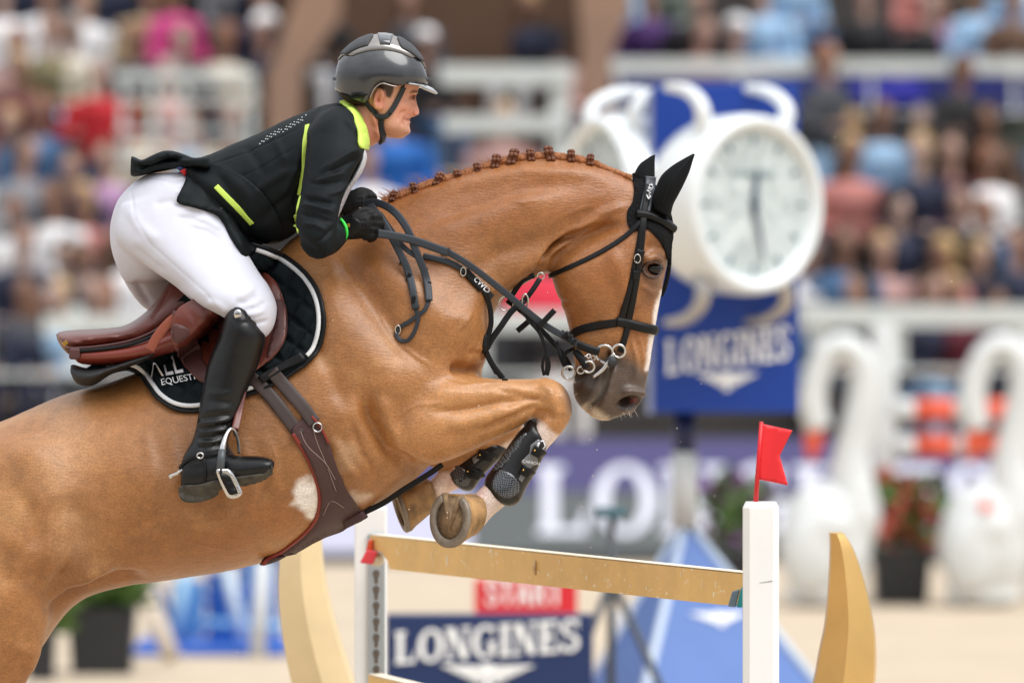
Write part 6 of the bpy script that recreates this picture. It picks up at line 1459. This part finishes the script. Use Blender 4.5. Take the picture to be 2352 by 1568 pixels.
so = sheet(smooth_poly([(413, 1116), (412, 1140), (424, 1152), (446, 1154), (470, 1150), (498, 1138), (505, 1122), (530, 1114), (560, 1112), (592, 1104), (614, 1093), (627, 1078), (623, 1070), (604, 1084), (570, 1090), (530, 1096), (494, 1102), (455, 1112)], 4), 6, lambda u, v: ys(u, v, [BTB], -.40)-.004, .006, bump=lambda uv: .0012*np.sign(np.sin(uv[:, 0]*.55+uv[:, 1]*.2)))
obj('sole', so, MTSOLE, bo)
p, n = hit([BTB], 546, 722); obj('badge', ellipsoid(p+n*.001, M(9), .003, M(11), 8, 14), MSTEEL, bo)
obj('spur_strap', strap([BTB], [(414, 1075), (430, 1058), (455, 1047), (490, 1044), (520, 1036)], 8, .004, .003), MBLK, bo); obj('spur_strap', strap([BTB], [(466, 1052), (472, 1080), (470, 1108), (476, 1118)], 7, .004, .003), MBLK, bo)
p, n = hit([BTB], 461, 1046); obj('buckle', ring_tube(p+n*.006, M(7), M(2), (1, 0, 0), (0, 0, 1), rad2=M(6)), MSTEEL, bo)
obj('spur', tube([P(420, 1078, -.385), P(408, 1086, -.378), P(396, 1091, -.37), P(389, 1096, -.37)], [M(4.5), M(4), M(3.6), M(6)], 10), MSTEEL, bo)
# far boot (hidden side)
obj('boot', ([(x, -y, z) for x, y, z in bt.V], [f[::-1] for f in bt.F]), MTALL, rider)
# --- stirrup
stp = empty('stirrup', P(527, 1090, -.4), 'polished stirrup iron with black tread under the riding boot', 'stirrup')
obj('arch', tube([P(u, v, y) for u, v, y in ((506, 1082, -.452), (507, 1055, -.45), (512, 1025, -.442), (520, 998, -.43), (531, 984, -.415), (541, 992, -.40), (547, 1012, -.38), (550, 1040, -.365))], [M(8), M(8), M(7), M(4.5), M(4), M(4), M(4), M(4)], 12, sub=5), MSTEEL, stp)
obj('arm_sleeve', tube([P(505, 1088, -.453), P(508, 1055, -.451), P(511, 1032, -.446)], [M(10), M(9), M(7.5)], 12), mat('dark_sleeve', srgb(70, 76, 80), .4), stp)
fr = [(496, 1082), (512, 1077), (530, 1082), (552, 1120), (555, 1132), (546, 1142), (528, 1144), (518, 1136)]
obj('tread_plate', sheet(smooth_poly(fr, 4), 6, lambda u, v: -.452+.0003*(u-496), .014), MSTEEL, stp)
fr2 = [(504, 1090), (514, 1087), (526, 1092), (543, 1122), (544, 1132), (530, 1136), (522, 1128)]
obj('tread', sheet(smooth_poly(fr2, 4), 6, lambda u, v: -.467+.0003*(u-496), .004, bump=lambda uv: .002*np.sign(np.sin(uv[:, 1]*.9))), MBLK, stp)
lea = obj('stirrup_leather', free_strap([(562, 862, -.335), (556, 905, -.35), (548, 950, -.37), (540, 986, -.40)], 17, .008), MBRN, stp)
obj('stirrup_leather', free_strap([(552, 880, -.325), (545, 930, -.345), (540, 970, -.37), (543, 1000, -.395)], 13, .006), MBRN2, stp)
# ================================================================= the jump
MGOLD = mat('gold_paint', srgb(218, 180, 114), .32, metal=.45, var=.08, vscale=5, bump=.1, bscale=20)
def scuffed_gold():
    m = mat('plank_gold', srgb(222, 182, 112), .42, metal=.2, var=.1, vscale=9, bump=.15, bscale=60); t = m.node_tree; L = t.links.new; b = t.nodes['Principled BSDF']
    co = t.nodes.new('ShaderNodeTexCoord'); n = t.nodes.new('ShaderNodeTexNoise'); n.inputs['Scale'].default_value = 55; n.inputs['Detail'].default_value = 8; n.inputs['Roughness'].default_value = .7
    mp_ = t.nodes.new('ShaderNodeMapping'); mp_.inputs['Scale'].default_value = (1, .25, 1); L(co.outputs['Object'], mp_.inputs[0]); L(mp_.outputs[0], n.inputs['Vector'])
    r = t.nodes.new('ShaderNodeMapRange'); r.inputs[1].default_value = .60; r.inputs[2].default_value = .68; L(n.outputs[0], r.inputs[0])
    x = t.nodes.new('ShaderNodeMix'); x.data_type = 'RGBA'; old = b.inputs['Base Color'].links[0].from_socket
    L(r.outputs[0], x.inputs[0]); L(old, x.inputs[6]); x.inputs[7].default_value = (*srgb(236, 222, 194), 1); L(x.outputs[2], b.inputs['Base Color']); return m
MPLANK = scuffed_gold(); MEDGE = mat('bare_wood_edge', srgb(232, 220, 198), .7, var=.12, vscale=20)
DL, DR = 22.3, 19.1
def plank(ut, vt, ub, vb, label, notch=True):
    """left end top/bottom (far), right end top/bottom (near) by pixel"""
    (ul, vl0, vl1), (ur, vr0, vr1) = (ut, vt, ub), vb
def board(l0, l1, r0, r1, label, yl, yr):
    r = empty('plank', P(*l0, yl), label, 'plank')
    A = [np.array(P(*l0, yl)), np.array(P(*r0, yr)), np.array(P(*r1, yr)), np.array(P(*l1, yl))]
    th = np.array([-.0, .045, 0]); side = np.cross(A[1]-A[0], np.array([0, 0, 1.0])); side /= np.linalg.norm(side)
    if side[1] < 0: side = -side
    th = side*.045
    lx = (A[1]-A[0])/np.linalg.norm(A[1]-A[0])
    # profile along the board with cut corners at the ends
    L = np.linalg.norm(A[1]-A[0]); H0 = A[0][2]-A[3][2]; H1 = A[1][2]-A[2][2]
    prof = [(0, 0), (1, 0), (1, .62), (.985, .72), (.955, .98), (.95, 1), (.06, 1), (.05, .72), (.035, .5), (0, .42)]
    f = [A[0]*(1-x)+A[1]*x-np.array([0, 0, (H0*(1-x)+H1*x)*z]) for x, z in prof]; n = len(f)
    b = [p+th for p in f]
    obj('board', (f+b, [tuple(range(n))[::-1], tuple(range(n, 2*n))]+[(j, (j+1) % n, n+(j+1) % n, n+j) for j in range(1, n)]), MPLANK, r, False)
    up = np.array([0, 0, .002])
    obj('worn_top_edge', ([f[0]+up*-1, f[1]-up, b[1]-up, b[0]-up, f[0]+up, f[1]+up, b[1]+up, b[0]+up], [(4, 5, 6, 7), (0, 1, 5, 4), (1, 2, 6, 5), (2, 3, 7, 6), (3, 0, 4, 7)]), MEDGE, r, False)
    return r, A
yL, yR = 1.75, -.62
pk, A = board((850, 1228), (850, 1302), (1712, 1316), (1712, 1394), 'upper gold plank of the jump under the forelegs', yL, yR)
rng = random.Random(5)
MSCR = mat('scratch', srgb(240, 230, 208), .8); MSPLIT = mat('bare_wood', srgb(206, 178, 140), .9)
lx = (A[1]-A[0]); nrm_ = np.cross(lx, np.array([0, 0, 1.0])); nrm_ /= np.linalg.norm(nrm_); nrm_ *= -np.sign(nrm_[1])
if nrm_[1] > 0: nrm_ = -nrm_
for k in range(26):
    x = rng.uniform(.05, .94); z = rng.uniform(.05, .9); H = (A[0][2]-A[3][2])*(1-x)+(A[1][2]-A[2][2])*x
    p = A[0]*(1-x)+A[1]*x-np.array([0, 0, H*z])+nrm_*.0004; l = rng.uniform(.006, .03); w_ = rng.uniform(.0006, .0018)
    dd = lx/np.linalg.norm(lx)*w_*2.2; up_ = np.array([rng.uniform(-.2, .2)*.01, 0, l])
    if z*H < l: up_ = up_*.3
    obj('scratch', ([p-dd, p+dd, p+dd+up_, p-dd+up_], [(0, 1, 2, 3)]), MSCR, pk, False)
x = .47; H = .098; p = A[0]*(1-x)+A[1]*x-np.array([0, 0, H*.45])+nrm_*.001
obj('splinter', tube([p+np.array([0, 0, .02]), p+nrm_*.004, p-np.array([0, 0, .02])], [.003, .006, .003], 8), MSPLIT, pk)
obj('end_fitting', uprism([(1672, 1392), (1682, 1358), (1700, 1352), (1690, 1394)], yR-.012, .02, .003), mat('blue_metal', srgb(110, 130, 146), .3, metal=.6), pk, False)
obj('end_fitting', uprism([(1692, 1394), (1702, 1352), (1712, 1340), (1714, 1394)], yR-.02, .03, .003), mat('teal_plastic', srgb(24, 136, 140), .5), pk, False)
obj('end_fitting', uprism([(826, 1292), (842, 1262), (868, 1266), (856, 1296)], yL-.05, .06, .004), mat('red_cap', srgb(220, 66, 78), .5), pk, False)
obj('end_fitting', uprism([(840, 1264), (846, 1240), (856, 1238), (858, 1266)], yL-.03, .05, .004), mat('orange_cap', srgb(206, 82, 44), .5), pk, False)
obj('cup', remesh([ellipsoid(P(866, 1284, yL+.0), M(20), .05, M(18))], .006, 2)[:2], mat('cup_cream', srgb(208, 196, 172), .6), pk)
pk2, A2 = board((846, 1548), (846, 1625), (1712, 1760), (1712, 1845), 'lower gold plank of the jump at the bottom edge', yL, yR)
# left standard with keyhole strip
MPOST = mat('post_white', srgb(236, 238, 238), .45, var=.04, vscale=5)
ls = empty('jump_standard', (P(850, 0, yL+.15).x, yL+.15, 0), 'white jump standard with grey keyhole strip at the left plank end', 'jump standard')
yp = yL+.12
a, b = P(814, 1165, yp), P(888, 1165, yp)
obj('post', box(((a.x+b.x)/2, yp+.06, a.z/2), b.x-a.x, .1, a.z, .006), MPOST, ls, False)
a, b = P(846, 1290, yp), P(884, 1290, yp)
ztop = P(0, 1225, yp).z
obj('keyhole_strip', box(((a.x+b.x)/2, yp+.004, ztop/2), b.x-a.x, .016, ztop, .002), mat('galvanised', srgb(166, 174, 180), .4, metal=.4, var=.1), ls, False)
MHOLE = mat('hole_dark', srgb(92, 84, 76), .8)
for k in range(9):
    v = 1322+k*36.5; c = P(864, v, yp-.006)
    poly = [(8*math.cos(q), -6+8*math.sin(q)) for q in np.linspace(math.radians(-215), math.radians(35), 14)]+[(4, 8), (4, 16), (0, 19), (-4, 16), (-4, 8)]
    obj('keyhole', prism([(c.x+M(x, yp), c.z-M(y, yp)) for x, y in poly], yp-.0055, yp-.0035), MHOLE, ls, False)
# right standard with flag
yp = -.78
rs = empty('jump_standard', (P(1750, 0, yp).x, yp, 0), 'white post with chamfered top carrying the red flag', 'jump standard')
a, b = P(1708, 1153, yp), P(1790, 1153, yp); w = b.x-a.x; zt = a.z
ch = .016
def octa(s, z): return [((a.x+b.x)/2+x*s, yp+.05+y*s, z) for x, y in ((-w/2+ch, -w/2), (w/2-ch, -w/2), (w/2, -w/2+ch), (w/2, w/2-ch), (w/2-ch, w/2), (-w/2+ch, w/2), (-w/2, w/2-ch), (-w/2, -w/2+ch))]
obj('post', rings([octa(1, -.0), octa(1, zt-.015), octa(.84, zt), octa(.3, zt+.0005)]), MPOST, rs, False)
obj('scuff', ([(a.x+w*.45, yp+.05-w/2-.0006, zt-.21), (b.x-ch-.002, yp+.05-w/2-.0006, zt-.206), (b.x-ch-.002, yp+.05-w/2-.0006, zt-.203), (a.x+w*.45, yp+.05-w/2-.0006, zt-.2085)], [(0, 1, 2, 3)]), mat('scuff_grey', srgb(150, 152, 152), .8), rs, False)
flg = empty('flag', P(1737, 1150, yp), 'small red swallowtail flag on the white post', 'flag')
obj('staff', tube([P(1736, 1152, yp+.03), P(1742, 1060, yp+.03), P(1749, 968, yp+.03)], [M(6, yp), M(5, yp), M(5, yp)], 10), mat('flag_red_plastic', srgb(210, 28, 40), .4), flg)
def flag_y(u, v): return yp+.03+.006*math.sin((u-1745)*.06+(v-1000)*.012)
obj('cloth', sheet(np.array([(1747, 972), (1820, 988), (1791, 1046), (1810, 1114), (1740, 1100)], float), 8, flag_y, .004), mat('flag_red', srgb(226, 36, 44), .5, trans=0), flg)
# golden crescents
def crescent(L, R, y, label, th, ridge=.5, paint=None):
    """L, R: left and right outlines (design px) from top to bottom; faceted, with a raised ridge"""
    A = cr_dense(L, 8); B = cr_dense(R, 8); Rg = []
    for (u0, v0), (u1, v1) in zip(A, B):
        c = np.array(P(u0, v0, y)), np.array(P(u1, v1, y)); m = c[0]*(1-ridge)+c[1]*ridge
        w = np.linalg.norm(c[1]-c[0])
        Rg.append([c[0]+np.array([0, th*.35, 0]), c[0], m-np.array([0, min(th*.55, w*.3), 0]), c[1]*.9+m*.1-np.array([0, min(th*.3, w*.18), 0]), c[1]+np.array([0, th*.2, 0]), c[1]+np.array([0, th, 0]), c[0]+np.array([0, th, 0])])
    r = empty('golden_crescent', P(*L[-1], y), label, 'jump wing')
    obj('horn', rings(Rg), paint or MGOLD, r, False); return r
crescent([(690, 1190), (650, 1250), (640, 1310), (640, 1380), (650, 1470), (668, 1560), (700, 1680), (760, 1800)], [(735, 1190), (738, 1250), (744, 1310), (760, 1390), (782, 1470), (812, 1560), (860, 1680), (930, 1800)], 2.3, 'pale gold curved wing behind the left jump standard', .12, .5, mat('pale_gold_paint', srgb(228, 206, 162), .4, metal=.1, var=.05))
crescent([(1908, 1224), (1909, 1262), (1906, 1340), (1898, 1430), (1884, 1500), (1868, 1580), (1830, 1700), (1770, 1850)], [(1938, 1224), (1962, 1262), (1988, 1340), (2008, 1430), (2014, 1500), (2010, 1580), (1990, 1700), (1940, 1850)], .9, 'gold curved wing standing right of the white flag post', .12, .45)

# sand thrown up by the hooves
rng = random.Random(21); mb = MB()
for k in range(80):
    if k < 50: u, v = rng.gauss(1330, 240), rng.gauss(1180, 130)
    else: u, v = rng.uniform(100, 2250), rng.uniform(100, 1500)
    r_ = rng.uniform(.0006, .0014); mb.add(ellipsoid(P(u, v, rng.uniform(-.6, .1)), r_, r_, r_*rng.uniform(.8, 1.8), 4, 6))
o = obj('flying_sand', mb.get(), mat('sand_grain', srgb(226, 212, 190), .9)); tag(o, 'specks of sand thrown up around the hooves', 'sand', kind='stuff')
